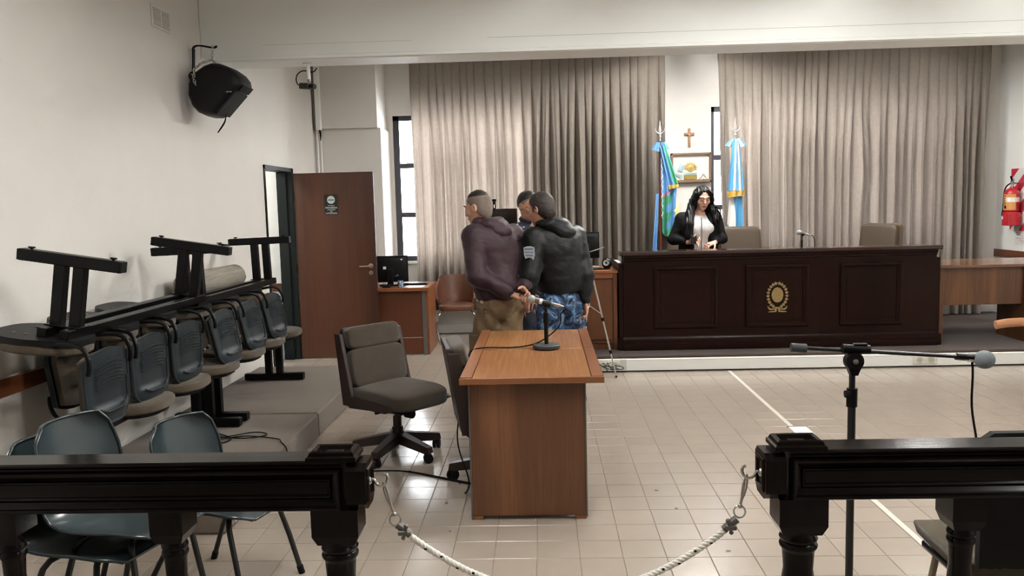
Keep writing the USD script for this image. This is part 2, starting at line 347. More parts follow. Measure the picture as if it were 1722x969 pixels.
# ------------------------------------------------------------------ floor of square tiles
fl_ = Thing('floor', 'beige ceramic tile floor laid in a square grid', 'floor', kind='structure')
fl_.add('floor_slab', box(-4.6, XR + .15, YF - .15, YB + .15, -.12, -.0025), M_GROUT, smooth=False)
def project(P):
    d = np.asarray(P, float) - V(0, 0, 1.64007); z = d @ V(*F_); return 861 + 1399.02 * (d @ V(*R_)) / z, 484.5 - 1399.02 * (d @ V(*U_)) / z, z
def tile_mesh(cx, cy, rng):
    g, h, b = .0982, .008, .0014; tx, ty = rng.uniform(-.0016, .0016, 2); dz = rng.uniform(-.0003, .0002)
    top = [(sx * (g - b), sy * (g - b), sx * g * tx + sy * g * ty + dz) for sx, sy in ((-1, -1), (1, -1), (1, 1), (-1, 1))]
    mid = [(sx * g, sy * g, sx * g * tx + sy * g * ty + dz - b) for sx, sy in ((-1, -1), (1, -1), (1, 1), (-1, 1))]
    bot = [(sx * g, sy * g, -h) for sx, sy in ((-1, -1), (1, -1), (1, 1), (-1, 1))]
    v = np.array(top + mid + bot) + (cx, cy, 0); f = [(0, 1, 2), (0, 2, 3)]
    for a in (0, 4):
        for j in range(4): k = (j + 1) % 4; f += [(a + 4 + j, a + 4 + k, a + k), (a + 4 + j, a + k, a + j)]
    return trimesh.Trimesh(v, f, process=False)
_r = np.random.default_rng(11); inview, rest = [], []
for i in range(-25, 28):
    for k in range(-37, 35):
        cx, cy = .343 + .2 * i + .1, 3.72 + .2 * k + .1
        if not (-4.5 < cx < XR + .05 and YF - .1 < cy < YB + .1): continue
        if cx < XL - .1 and not (7.0 < cy < 9.05): continue
        m = tile_mesh(cx, cy, _r); ok = cy > 3.3
        if ok:
            x, y, z = project((cx, cy, 0)); ok = -15 < x < 1737 and y < 985 and cy < 8.0 and not (cx < -1.7 and 4.0 < cy < 7.6) and not (-.4 < cx < .2 and 4.25 < cy < 6.3) and cx > XL
        (inview if ok else rest).append((cy, m))
inview.sort(key=lambda q: q[0])
for _, m in inview[:300]: fl_.add('tile', m, M_TILE, smooth=False)
fl_.add('distant_tile', [m for _, m in inview[300:] + rest], M_TILE, smooth=False, kind='stuff')

# ------------------------------------------------------------------ walls
T = .15
struct('wall_left', [box(XL - T, XL, YF, 8.09, -.02, CEIL), box(XL - T, XL, 9.0, YB, -.02, CEIL), box(XL - T, XL, 8.09, 9.0, 2.07, CEIL)], M_WALL, 'cream painted side wall with a dark framed doorway')
W1, W2 = (-1.86, -.10), (2.13, 4.95); WZ0, WZ1 = .95, 2.785
struct('wall_back', [box(XL - T, W1[0], YB, YB + T, -.02, CEIL), box(W1[1], W2[0], YB, YB + T, -.02, CEIL), box(W2[1], XR + T, YB, YB + T, -.02, CEIL)] +
       [box(a, b, YB, YB + T, z0, z1) for a, b in (W1, W2) for z0, z1 in ((-.02, WZ0), (WZ1, CEIL))], M_WALL, 'cream rear wall with two curtained windows')
struct('wall_right', box(XR, XR + T, YF, YB, -.02, CEIL), M_WHITE, 'white side wall carrying the fire extinguisher')
struct('wall_front', box(XL - T, XR + T, YF - T, YF, -.02, CEIL), M_WALL, 'cream wall behind the public seating')
struct('ceiling', box(XL - T, XR + T, YF - T, YB + T, CEIL, CEIL + .12), M_CEIL, 'flat off-white ceiling')
bm = Thing('beam', 'wide white painted ceiling beam spanning the whole room', 'beam', (0, 6.72, 2.83), kind='structure')
bm.add('beam_face', box(XL, XR, 6.72, 7.06, 2.83, CEIL, .006), M_BEAM, world=True)
bm.add('beam_edge_strip', prism([(6.722, 2.832), (6.705, 2.838), (6.705, 2.862), (6.722, 2.868)], XR - XL, 'yz', XL), M_BEAM, world=True)
bm.add('plaster_joint', [box(-2.2, -1.0, 6.7185, 6.7205, 2.951, 2.953), box(-.4, XR, 6.7185, 6.7205, 2.953, 2.956)], mat('joint_line', '#b9bab6', rough=.8), world=True)
pl = Thing('wall_pilaster', 'cream corner pilaster with a shallow overhang halfway up', 'pilaster', (-2.3, 10.2, 0), kind='structure')
pl.add('lower_shaft', box(XL, -1.905, 10.02, YB, 0, 2.59, .004), M_WALL, world=True)
pl.add('upper_shaft', box(XL, -1.935, 9.985, YB, 2.59, CEIL, .004), M_WALL, world=True)
# dais and the white cable channel along its step
ds = Thing('dais', 'raised dais with dark brown carpet along the rear wall', 'dais', (2.7, 7.98, 0), kind='structure')
ds.add('step_carpet', box(-.2, XR, 7.985, YB, 0, .15, .012), M_CARPET, world=True)
# wooden chair rails
struct('trim_1', box(XL, XL + .018, -3.4, 8.02, .75, .838, .004), M_TRIMWOOD, 'brown wooden chair rail on the cream side wall')
struct('trim_2', box(XR - .018, XR, 8.0, YB, .845, .94, .004), M_TRIMWOOD, 'brown wooden chair rail under the fire extinguisher')
struct('baseboard_back', box(-1.9, -.2, YB - .03, YB, .01, .12, .004), M_PLASTIC_W, 'white cable channel at the foot of the rear wall')

# ------------------------------------------------------------------ windows
for (a, b), lab, lv in ((W1, 'dark steel window behind the long curtain near the door', 2), (W2, 'dark steel window mostly hidden by the curtain behind the bench', 2)):
    w = Thing(f'window_{1 if a < 0 else 2}', lab, 'window', ((a + b) / 2, YB, WZ0), kind='structure'); y0, y1 = YB + .02, YB + .07; FW = .075 if a < 0 else .04
    w.add('window_frame', [box(a, a + FW, y0, y1, WZ0, WZ1), box(b - FW, b, y0, y1, WZ0, WZ1), box(a, b, y0, y1, WZ1 - .06, WZ1), box(a, b, y0, y1, WZ0, WZ0 + .06)], M_STEEL, world=True, smooth=False)
    n = max(3, round((b - a) / .58)); xs = np.linspace(a + FW, b - FW, n + 1)
    for x in xs[1:-1]: w.add('mullion', box(x - .025, x + .025, y0, y1, WZ0, WZ1), M_STEEL, world=True, smooth=False)
    zs = [WZ0 + .06, 1.54, 2.16, WZ1 - .06]
    for z in zs[1:-1]: w.add('glazing_bar', box(a, b, y0 + .003, y1 - .003, z - .03, z + .03), M_STEEL, world=True, smooth=False)
    for i in range(n):
        for j in range(3): w.add('pane', box(xs[i], xs[i + 1], y0 + .022, y0 + .027, zs[j], zs[j + 1]), pane_mat(), world=True, smooth=False)
    w.add('window_sill', box(a - .03, b + .03, YB - .05, YB + .02, WZ0 - .035, WZ0, .006), M_WHITE, world=True)

# the house across the yard, seen only as a dim shape through the right window
nb = Thing('neighbouring_house', 'pale plastered house outside the right-hand window', 'building', (5.2, 14.5, -1), kind='structure')
nb.add('wall', box(2.9, 8.5, 13.2, 16, -1, 4.2), mat('outside_plaster', '#8f8d93', rough=.9), world=True); nb.add('roof', prism([(2.7, 4.2), (8.7, 4.2), (5.7, 5.4)], 3.2, 'xz', 13.0), mat('outside_roof', '#5d5a60', rough=.9), world=True)

# ------------------------------------------------------------------ doorway, corridor, open door
d1 = Thing('door_1', 'dark green steel door frame in the cream side wall', 'door frame', (XL, 8.55, 0), kind='structure')
d1.add('near_jamb', [box(XL - T, XL + .012, 8.075, 8.105, 0, 2.085)], M_GREEN, world=True, smooth=False)
d1.add('far_jamb', [box(XL - T, XL + .012, 8.955, 9.02, 0, 2.085), box(XL - T, XL - .05, 8.93, 8.955, 0, 2.06)], M_GREEN, world=True, smooth=False)
d1.add('head', [box(XL - T, XL + .012, 8.075, 9.02, 2.045, 2.085)], M_GREEN, world=True, smooth=False)
struct('wall_corridor', [box(-4.6, XL - T, 9.02, 9.14, 0, 2.8), box(-4.6, -4.5, 6.9, 9.02, 0, 2.8), box(-4.6, XL - T, 6.8, 6.9, 0, 2.8), box(-4.6, XL - T, 6.8, 9.14, 2.7, 2.8)], M_WHITE, 'white lit corridor beyond the open door')
struct('trim_3', box(-4.5, XL - T, 9.0, 9.02, .75, .838, .004), M_TRIMWOOD, 'brown wooden chair rail in the corridor beyond the door')
lc = Thing('corridor_lamp', 'flat lit ceiling lamp in the corridor beyond the door', 'ceiling lamp', (-3.7, 8.0, 2.635))
M_LAMP2 = mat('corridor_light', (1, .99, .96), emit=22.0)
lc.add('diffuser', box(-.3, .3, -.3, .3, .0, .03, .005), M_LAMP2); lc.add('housing', box(-.32, .32, -.32, .32, .03, .06, .005), M_WHITE)
wb = Thing('water_dispenser', 'blue and pale grey box standing in the corridor doorway', 'dispenser', (-2.99, 8.84, 0))
wb.add('lower_body', box(-.13, .13, -.11, .11, 0, .19, .012), mat('pale_grey_plastic', '#9fb0b8', rough=.5)); wb.add('upper_body', box(-.13, .13, -.11, .11, .195, .42, .012), mat('blue_plastic', '#3f7fb5', rough=.4))
for k in range(4): wb.add('stripe', box(-.1, .131, -.1105, -.109, .33 + k * .02, .338 + k * .02), M_PLASTIC_W, smooth=False)

M_DOOR = wood('door_wood', '#341a0e', '#5a3420', 'z', rough=.38, ring=5, scale=.9, coat=.15)
dr = Thing('door', 'reddish brown wooden door standing open beside the dark frame', 'door', (-2.68, 8.985, 0))
dr.add('leaf', box(-2.68, -1.822, 8.98, 9.02, .012, 2.03, .003), M_DOOR, world=True)
dr.add('edge_strip', box(-1.823, -1.812, 8.982, 9.018, .012, 2.03, .001), mat('door_edge', '#2c1710', rough=.5), world=True)
for z in (.25, 1.0, 1.78): dr.add('hinge', rod((-2.684, 8.975, z - .05), (-2.684, 8.975, z + .05), .009), M_GREEN, world=True)
hd = dr.add('handle', [rod((-1.872, 8.98, 1.012), (-1.872, 8.94, 1.012), .011), tube(smooth_path([(-1.872, 8.935, 1.012), (-1.90, 8.93, 1.012), (-1.985, 8.932, 1.008)], 10), .0105, 10), lathe([(0, 0), (.026, 0), (.026, .006), (.02, .009), (0, .009)], 20).apply_transform(trimesh.transformations.translation_matrix((-1.872, 8.98, 1.012)) @ rotm(90, 0, 0))], mat('satin_metal', '#b7ab99', rough=.3, metal=1), world=True)
dr.add('key_plate', lathe([(0, 0), (.024, 0), (.024, .005), (.018, .007), (0, .007)], 20).apply_transform(trimesh.transformations.translation_matrix((-1.872, 8.98, .935)) @ rotm(90, 0, 0)), _mats['satin_metal'], parent=hd, world=True)
dr.add('lock_plate', [box(-1.8125, -1.809, 8.988, 9.012, .83, 1.07), rod((-1.812, 9.0, 1.03), (-1.803, 9.0, 1.03), .006)], _mats['satin_metal'], world=True)
sg = Thing('door_sign', 'black entry sign with a white no-entry disc on the brown door', 'sign', (-2.276, 8.979, 1.686))
M_SIGN = mat('sign_black', '#141816', rough=.4); M_SIGNW = mat('sign_white', '#c9d2d2', rough=.5)
sg.add('plate', box(-.072, .072, -.004, .001, -.106, .106, .002), M_SIGN)
sg.add('disc', prism(poly_sub(Point(0, .051).buffer(.043, quad_segs=10), sbox(-.033, .046, .033, .054)), .001, 'xz', -.005), M_SIGNW, smooth=False)
for s, h, z, wd in (('ENTRADA', .009, -.011, .07), ('PROHIBIDA', .018, -.034, .128), ('A PERSONAS', .010, -.056, .086), ('NO', .010, -.073, .028), ('AUTORIZADAS', .014, -.093, .124)):
    sg.add('lettering', text_xz(s, h, (0, -.0052, z), .001, True, wd), M_SIGNW, smooth=False)

# ------------------------------------------------------------------ ceiling lamps
LAMP_WHERE = ['front left of the balustrades', 'nearest the beam at right', 'above the public side at right', 'in front of the beam over the wooden table', 'over the standing woman', 'over the side table', 'over the clerk desk']
def make_lamp(x, y, s, where):
    t = Thing('ceiling_lamp', 'white twin-tube ceiling lamp ' + where, 'ceiling lamp', (x, y, LAMP_Z), (0, 0, 90), group='tube lamps along the ceiling')
    h = t.add('housing', [box(-.66, .66, -.16, .16, .0, .05, .004), box(-.3, .3, -.03, .03, .05, CEIL - LAMP_Z, 0)], M_PLASTIC_W)
    for q in (-1, 1): t.add('reflector_side', hull([(a, q * b, z) for a in (-.66, .66) for b, z in ((.155, .0), (.16, .0), (.20, -.075), (.205, -.075))]), M_PLASTIC_W, smooth=False)
    for yy in (-.08, .08):
        tb = t.add('tube', rod((-.6, yy, -.03), (.6, yy, -.03), .022, n=10), mat('lamp_tube_%03d' % round(s * 100), (1.0, .98, .945), emit=LAMP_POWER * s))
        for a in (-.62, .62): t.add('socket', box(a - .02, a + .02, yy - .02, yy + .02, -.05, .0, .004), M_PLASTIC_W, parent=tb)
for (x, y, s), w_ in zip(LAMPS, LAMP_WHERE): make_lamp(x, y, s, w_)

# ================================================================== curtains
M_CURT = cloth_mat('curtain_cloth', '#8a8279', trans=.27, var=.05, vscale=25, fine=1200)
def curtain(name, x0, x1, y, ztop, zbot, n_pleats, seed, label, extra=None, lean=0.0):
    rg = np.random.default_rng(seed); nu, nv = n_pleats * 26, 56; u = np.linspace(0, 1, nu); w = np.linspace(0, 1, nv) ** 1.15
    jit = np.cumsum(rg.uniform(.8, 1.25, n_pleats + 1)); jit = (jit - jit[0]) / (jit[-1] - jit[0]); amp = rg.uniform(.55, 1.2, n_pleats + 1); sub = rg.uniform(-1, 1, n_pleats + 1); drift = rg.normal(0, 1.6, n_pleats + 1)
    ph = np.interp(u, jit, np.arange(n_pleats + 1)); P = np.zeros((nu, nv, 3))
    for j, t in enumerate(w):
        z = ztop + (zbot - ztop) * t; low = np.clip((t - .05) / .45, 0, 1); low = low * low * (3 - 2 * low)
        dr = np.interp(ph, np.arange(n_pleats + 1), drift) * .10 * low; f = ph + dr + .06 * low * np.sin(ph * 1.7 + 3 * t)
        if extra is not None: f = f + extra(u, t)
        s = np.abs(np.sin(PI * f)); p = .12 + .58 * low; val = (1 - s ** p); a = (.034 + .095 * low) * np.interp(ph, np.arange(n_pleats + 1), amp)
        yy = y + a * val * 1.35 - .014 * low * np.interp(ph, np.arange(n_pleats + 1), sub) * np.sin(2 * PI * f * 2) - .012 * low * np.sin(2 * PI * f + 1)
        sx = x0 + lean * t * (1 - u) ** 6 + (x1 - x0) * u + (x1 - x0) / n_pleats * .13 * low * np.sin(2 * PI * f)
        P[:, j] = np.c_[sx, yy, np.full(nu, z)]
    c = Thing(name, label, 'curtain', ((x0 + x1) / 2, y, zbot))
    c.add('pleated_cloth', grid(P, nu, nv), M_CURT, world=True, smooth=True)
    c.add('hem', grid(P[:, -3:] - V(0, .003, 0), nu, 3), M_CURT, world=True, smooth=True)
    c.add('curtain_rail', box(x0 - .02, x1 + .02, y - .02, y + .09, ztop, CEIL, .004), M_WHITE, world=True)
    return c
curtain('curtain', -1.585, 1.525, 10.30, 3.50, .33, 29, 5, 'long pleated greige curtain with window light glowing through, beside the pilaster')
def bunch(u, t): return .55 * np.exp(-((u - .56) / .035) ** 2) * np.clip(1 - abs(t - .35) / .33, 0, 1) * np.sin(9 * t)
curtain('curtain', 2.15, 5.385, 10.30, 3.50, .165, 31, 9, 'long pleated greige curtain hanging behind the bench and high-backed chairs', bunch, lean=.13)

# ================================================================== judges' bench
M_MAHOG = wood('dark_mahogany', '#080302', '#1c0a05', 'z', rough=.34, ring=4, scale=.8, coat=0, spec=.13)
M_MAHOGX = wood('dark_mahogany_long', '#0b0403', '#1e0c08', 'x', rough=.32, ring=5, scale=.9, coat=.03, spec=.15)
M_MAHOGT = wood('dark_mahogany_top', '#1d1110', '#38201b', 'x', rough=.2, ring=6, scale=1.1, coat=.5)
M_GOLD = mat('gilt', '#9c8558', rough=.5, metal=.4, var=.12, vscale=60)
bx0, bx1, by = .80, 3.865, 8.30
jb = Thing('judges_bench', 'long dark mahogany bench with three framed panels and a gilt wreath', 'bench', (2.33, 8.3, .15))
jb.add('front_board', box(bx0, bx1, by, by + .05, .15, 1.10), M_MAHOG, world=True)
jb.add('bench_top', prism([(8.245, 1.108), (8.255, 1.10), (8.50, 1.10), (8.50, 1.14), (8.25, 1.14), (8.243, 1.13)], bx1 - bx0 + .07, 'yz', bx0 - .035), M_MAHOGT, world=True)
jb.add('cornice', prism([(by + .01, 1.04), (by - .012, 1.05), (by - .016, 1.065), (by - .032, 1.08), (by - .034, 1.10), (by + .01, 1.10)], bx1 - bx0, 'yz', bx0), M_MAHOGX, world=True)
jb.add('base_moulding', prism([(by + .01, .15), (by - .035, .15), (by - .035, .215), (by - .024, .222), (by - .026, .255), (by - .012, .268), (by - .008, .285), (by + .01, .29)], bx1 - bx0 + .02, 'yz', bx0 - .01), M_MAHOGX, world=True)
for x0_, x1_ in ((bx0 - .045, bx0), (bx1, bx1 + .045)):
    jb.add('end_panel', box(x0_, x1_, by + .01, 9.3, .15, 1.02, .005), M_MAHOG, world=True)
    jb.add('plinth_block', box(x0_ - .012, x1_ + .012, by - .02, by + .12, .15, .265, .006), M_MAHOG, world=True)
jb.add('worktop', box(bx0, bx1, 8.352, 9.0, .895, .93, .003), M_MAHOGT, world=True); jb.add('parapet_back', box(bx0, bx1, 8.46, 8.485, .93, 1.10), M_MAHOG, world=True)
for k, (x0_, x1_) in enumerate(((1.10, 1.728), (2.005, 2.622), (2.93, 3.535))):
    z0_, z1_ = .362, .985; fr = []
    prof = [(0, 0), (0, -.020), (.012, -.028), (.028, -.026), (.042, -.014), (.052, -.012), (.052, 0)]      # in from the rim, out of the board
    def ring_(d): return [(x0_ + d, z0_ + d), (x1_ - d, z0_ + d), (x1_ - d, z1_ - d), (x0_ + d, z1_ - d)]
    R = [[(x, by + yy, z) for x, z in ring_(d)] for d, yy in prof]
    R = np.array(R); m = R.shape[0]; f = []
    for a in range(m - 1):
        for j in range(4): q = (j + 1) % 4; f += [(a * 4 + j, a * 4 + q, a * 4 + 4 + q), (a * 4 + j, a * 4 + 4 + q, a * 4 + 4 + j)]
    pf = jb.add('panel_moulding', trimesh.Trimesh(R.reshape(-1, 3), f, process=False), M_MAHOG, world=True, smooth=25)
    jb.add('raised_panel', prism([(x0_ + .07, z0_ + .07), (x1_ - .07, z0_ + .07), (x1_ - .07, z1_ - .07), (x0_ + .07, z1_ - .07)], .006, 'xz', by - .006), M_MAHOG, world=True)
# gilt wreath
ex, ez = 2.318, .672; em = []
def leaf(c, ang, L, W_):
    p = Polygon([(0, 0), (L * .3, W_), (L * .7, W_ * .8), (L, 0), (L * .7, -W_ * .8), (L * .3, -W_)]); ca, sa = math.cos(ang), math.sin(ang)
    return Polygon([(c[0] + x * ca - z * sa, c[1] + x * sa + z * ca) for x, z in p.exterior.coords])
lv = []
for s in (-1, 1):
    for k in range(10):
        a = -PI / 2 + .30 + k * (PI - .62) / 9; cx, cz = s * .090 * math.cos(a), .118 * math.sin(a) + .004; tang = math.atan2(.118 * math.cos(a), s * -.090 * math.sin(a))
        lv += [leaf((cx, cz), tang + s * d, L_, .0062) for d, L_ in ((-.75, .030), (-.1, .034), (.55, .026))]
wreath = unary_union(lv + [Polygon([(x, -.119) for x in (-.03, .03)] + [(.03, -.112), (-.03, -.112)])])
ribbon = unary_union([Polygon([(s * x, z) for x, z in q]) for s in (-1, 1) for q in (
    [(.0, -.115), (.03, -.125), (.06, -.128), (.084, -.115), (.09, -.10), (.098, -.105), (.09, -.13), (.07, -.143), (.03, -.138), (.0, -.128)], [(.008, -.12), (.02, -.12), (.03, -.16), (.016, -.166), (.006, -.15)], [(.016, -.15), (.05, -.15), (.092, -.158), (.09, -.163), (.05, -.165), (.03, -.162)])])
sh = lambda g: [trimesh.Trimesh(np.c_[m.vertices[:, 0] + ex, m.vertices[:, 1], m.vertices[:, 2] + ez], m.faces, process=False) for m in [prism(g, .005, 'xz', by - .0115)]]
eb = jb.add('gilt_wreath', sh(wreath), M_GOLD, world=True, smooth=False, label='gilt laurel wreath on the middle panel')
jb.add('ribbon', sh(ribbon), M_GOLD, parent=eb, world=True, smooth=False)
jb.add('oval_shield', [xf(lathe([(0, 0), (.052, 0), (.058, .003), (.053, .006), (.046, .004), (0, .007)], 32), (ex, by - .006, ez + .008), (90, 0, 0), (1, 1.32, 1))], M_GOLD, parent=eb, world=True)
jb.add('relief', [prism([(ex - .036, ez + z), (ex - .012, ez + z + .012), (ex + .01, ez + z - .004), (ex + .036, ez + z + .008), (ex + .036, ez + z - .004), (ex - .036, ez + z - .010)], .003, 'xz', by - .0155) for z in (-.03, .01, .045)], M_GOLD, parent=eb, world=True, smooth=False)

# white cable channel along the dais step
ch = Thing('cable_channel', 'white plastic cable channel with power sockets along the dais step', 'cable channel', (2.7, 7.96, .012))
ch.add('channel_cover', box(.25, XR - .01, 7.945, 7.985, .012, .126, .004), M_PLASTIC_W, world=True)
ch.add('channel_lip', box(.25, XR - .01, 7.941, 7.947, .112, .124, .002), M_PLASTIC_W, world=True)
ch.add('joint_cover', [box(x, x + .05, 7.940, 7.947, .013, .125, .002) for x in (.735,)], mat('pale_plastic', '#cfcfca', rough=.45), world=True)
M_SOCK = mat('socket_plastic', '#dddbd2', rough=.4); M_SOCK2 = mat('socket_inner', '#b9b6aa', rough=.45)
def socket_plate(x0, n):
    pl_ = ch.add('socket_plate', box(x0, x0 + n * .105 + .02, 7.934, 7.946, .03, .108, .004), M_SOCK, world=True, label='double power socket plate' if n == 2 else None)
    for k in range(n):
        cx = x0 + .062 + k * .105
        ch.add('outlet', xf(lathe([(0, 0), (.031, 0), (.031, .004), (.027, .004), (.025, .002), (0, .002)], 20), (cx, 7.934, .07), (90, 0, 0)), M_SOCK2, parent=pl_, world=True)
        ch.add('contact_slot', [box(cx + dx - .0015, cx + dx + .0015, 7.9312, 7.9325, .065, .075) for dx in (-.01, .01)], M_BLACK, parent=pl_, world=True, kind='stuff')
        ch.add('screw', xf(lathe([(0, 0), (.004, 0), (.003, .002), (0, .002)], 8), (cx + .047, 7.934, .07), (90, 0, 0)), M_GREYMETAL, parent=pl_, world=True)
socket_plate(.50, 2); socket_plate(3.50, 2)

# ================================================================== wooden tables and cabinets
M_OAKZ = wood('panel_oak', '#573620', '#8a5d3b', 'z', rough=.42, ring=9, scale=1.5)
M_OAKY = wood('table_top_oak', '#9c6a41', '#cc9b6e', 'y', rough=.22, ring=8, scale=1.4, coat=.2)
M_OAKRIM = wood('table_rim_oak', '#623820', '#965f3a', 'y', rough=.3, ring=5, scale=1.6, coat=.2)
M_OAKRIMX = wood('table_front_oak', '#52301b', '#825230', 'x', rough=.3, ring=5, scale=1.6, coat=.2)
wt = Thing('witness_table', 'orange-brown wooden table with a two-piece top standing on the tiles', 'table', (-.07, 4.9, 0))
tz, ty0, ty1 = .77, 4.12, 5.72
for a, b in ((ty0 + .012, 4.965), (4.969, ty1)):
    wt.add('top_board', box(-.372, .232, a, b, tz - .034, tz - .003, .002), M_OAKY, world=True)
    for s, x0_, x1_ in ((-1, -.437, -.374), (1, .234, .297)):
        wt.add('top_border', prism([(x0_, tz - .034), (x1_, tz - .034), (x1_, tz + (0 if s > 0 else .004) - (.003 if s > 0 else 0)), (x0_ + (.006 if s < 0 else 0), tz + .005 if s < 0 else tz), (x0_, tz - .006)] if s < 0 else [(x0_, tz - .034), (x1_, tz - .034), (x1_, tz - .008), (x1_ - .008, tz + .003), (x0_, tz + .001)], b - a, 'xz', a), M_OAKRIM, world=True)
wt.add('front_edge', box(-.437, .297, ty0, ty0 + .012, tz - .034, tz, .003), M_OAKRIMX, world=True)
wt.add('apron', [box(-.39, .21, 4.20, 4.23, tz - .05, tz - .034)], M_OAKRIMX, world=True)
wt.add('end_panel', box(-.392, .198, 4.20, 4.235, .022, .735, .002), M_OAKZ, world=True)
wt.add('end_panel', box(-.392, .198, 5.55, 5.585, .022, .735, .002), M_OAKZ, world=True)
wt.add('long_panel', box(.165, .19, 4.235, 5.55, .10, .735, .002), M_OAKZ, world=True)
for x0_, x1_ in ((-.401, -.392), (.198, .207)):
    for yy in (4.198, 5.548): wt.add('edge_strip', box(x0_, x1_, yy, yy + .04, .012, .735, .002), M_GREYMETAL, world=True)
for x0_ in (-.40, .14):
    for yy in (4.202, 5.55): wt.add('foot', box(x0_, x0_ + .06, yy, yy + .034, 0, .022, .002), M_OAKRIMX, world=True)

M_ROSE = wood('cabinet_wood', '#44230f', '#70401f', 'z', rough=.38, ring=5, scale=1.0, coat=.15)
M_ROSEX = wood('cabinet_top_wood', '#5c3219', '#8b5534', 'x', rough=.3, ring=5, scale=1.0, coat=.2)
# low cabinet left of the bench, on the dais
cb = Thing('low_cabinet', 'reddish wooden cabinet with a framed door beside the dark bench', 'cabinet', (.37, 8.7, .15))
cb.add('carcass', box(.0, .735, 8.375, 8.97, .21, .925, .003), M_ROSE, world=True); cb.add('plinth', box(.02, .72, 8.39, 8.96, .15, .21, .002), M_ROSE, world=True)
cb.add('cabinet_top', box(-.02, .752, 8.345, 8.99, .925, .955, .004), M_ROSEX, world=True)
cb.add('door_panel', box(.03, .345, 8.36, 8.375, .25, .86, .004), M_ROSE, world=True); cb.add('door_panel', box(.355, .69, 8.36, 8.375, .25, .86, .004), M_ROSE, world=True)
cb.add('corner_post', box(.70, .742, 8.352, 8.39, .15, .925, .004), M_ROSE, world=True); cb.add('top_rail', box(.0, .70, 8.356, 8.375, .875, .925, .003), M_ROSEX, world=True)
# desk by the door
M_DESK = wood('desk_wood', '#381a0c', '#60331a', 'z', rough=.4, ring=4, scale=1.0)
M_DESKT = wood('desk_top_wood', '#5e2f17', '#8c5531', 'x', rough=.3, ring=5, scale=1.2, coat=.2)
dk = Thing('clerk_desk', 'reddish brown desk standing half behind the open door', 'desk', (-1.8, 9.4, 0))
dk.add('desk_top', box(-2.28, -1.262, 9.045, 9.80, .715, .755, .005), M_DESKT, world=True)
dk.add('front_panel', box(-2.2, -1.345, 9.10, 9.125, .20, .715, .002), M_DESK, world=True); dk.add('kick_board', box(-2.2, -1.345, 9.095, 9.125, .012, .19, .002), M_DESK, world=True)
dk.add('side_panel', box(-1.30, -1.275, 9.10, 9.72, .0, .715, .002), M_DESKT, world=True); dk.add('side_panel', box(-2.24, -2.2, 9.10, 9.72, .0, .715, .002), M_DESK, world=True)
dk.add('corner_strip', box(-1.345, -1.30, 9.085, 9.125, .0, .715, .004), M_GREYMETAL, world=True)
dk.add('foot', box(-1.66, -1.60, 9.10, 9.14, 0, .014), M_BLACK, world=True)
# side table right of the bench
M_SIDE = wood('side_table_wood', '#4c2c14', '#835832', 'z', rough=.4, ring=9, scale=1.5)
M_SIDET = wood('side_table_top_wood', '#5a3522', '#94694a', 'x', rough=.16, ring=6, scale=1.2, coat=.4)
st = Thing('side_table', 'plain brown wooden table with a glossy top right of the bench', 'table', (4.6, 8.8, .15))
st.add('table_top', box(3.915, 5.35, 8.37, 9.2, .90, .93, .004), M_SIDET, world=True)
st.add('front_panel', box(3.985, 4.78, 8.43, 8.455, .525, .90, .002), M_SIDE, world=True)
st.add('leg_panel', box(3.945, 3.983, 8.39, 9.12, .15, .90, .003), M_SIDE, world=True)
st.add('leg_panel', box(4.782, 4.822, 8.39, 8.90, .15, .90, .003), M_SIDE, world=True)
st.add('leg_panel', box(5.25, 5.29, 8.39, 9.12, .15, .90, .003), M_SIDE, world=True)

# wooden armchair whose arm tip shows at the right edge
M_BEECH = wood('light_wood', '#8a5a3c', '#bd8a66', 'x', rough=.35, ring=5, scale=2)
ac = Thing('wooden_armchair', 'light wooden armchair of which one arm tip shows near the side table', 'chair', (3.765, 6.2, 0), (0, 0, 0))
for yy in (-.26, .26):
    ac.add('arm', tube(smooth_path([(-.30, yy, .625), (-.2, yy, .64), (.1, yy, .635), (.3, yy, .63)], 14), .034, 12, flat=(.75, 1)), M_BEECH)
    ac.add('leg', rod((.04, yy, 0), (.04, yy, .63), .02, .024), M_BEECH); ac.add('leg', tube([(.33, yy, 0), (.28, yy, .45), (.34, yy, .95)], [.02, .024, .02], 10), M_BEECH)
ac.add('seat', rbox(-.02, .33, -.25, .25, .38, .46, .03), mat('dark_fabric', '#3a332c', rough=.9)); ac.add('backrest', xf(rbox(.0, .05, -.25, .25, 0, .42, .02), (.27, 0, .52), (0, 8, 0)), _mats['dark_fabric'])

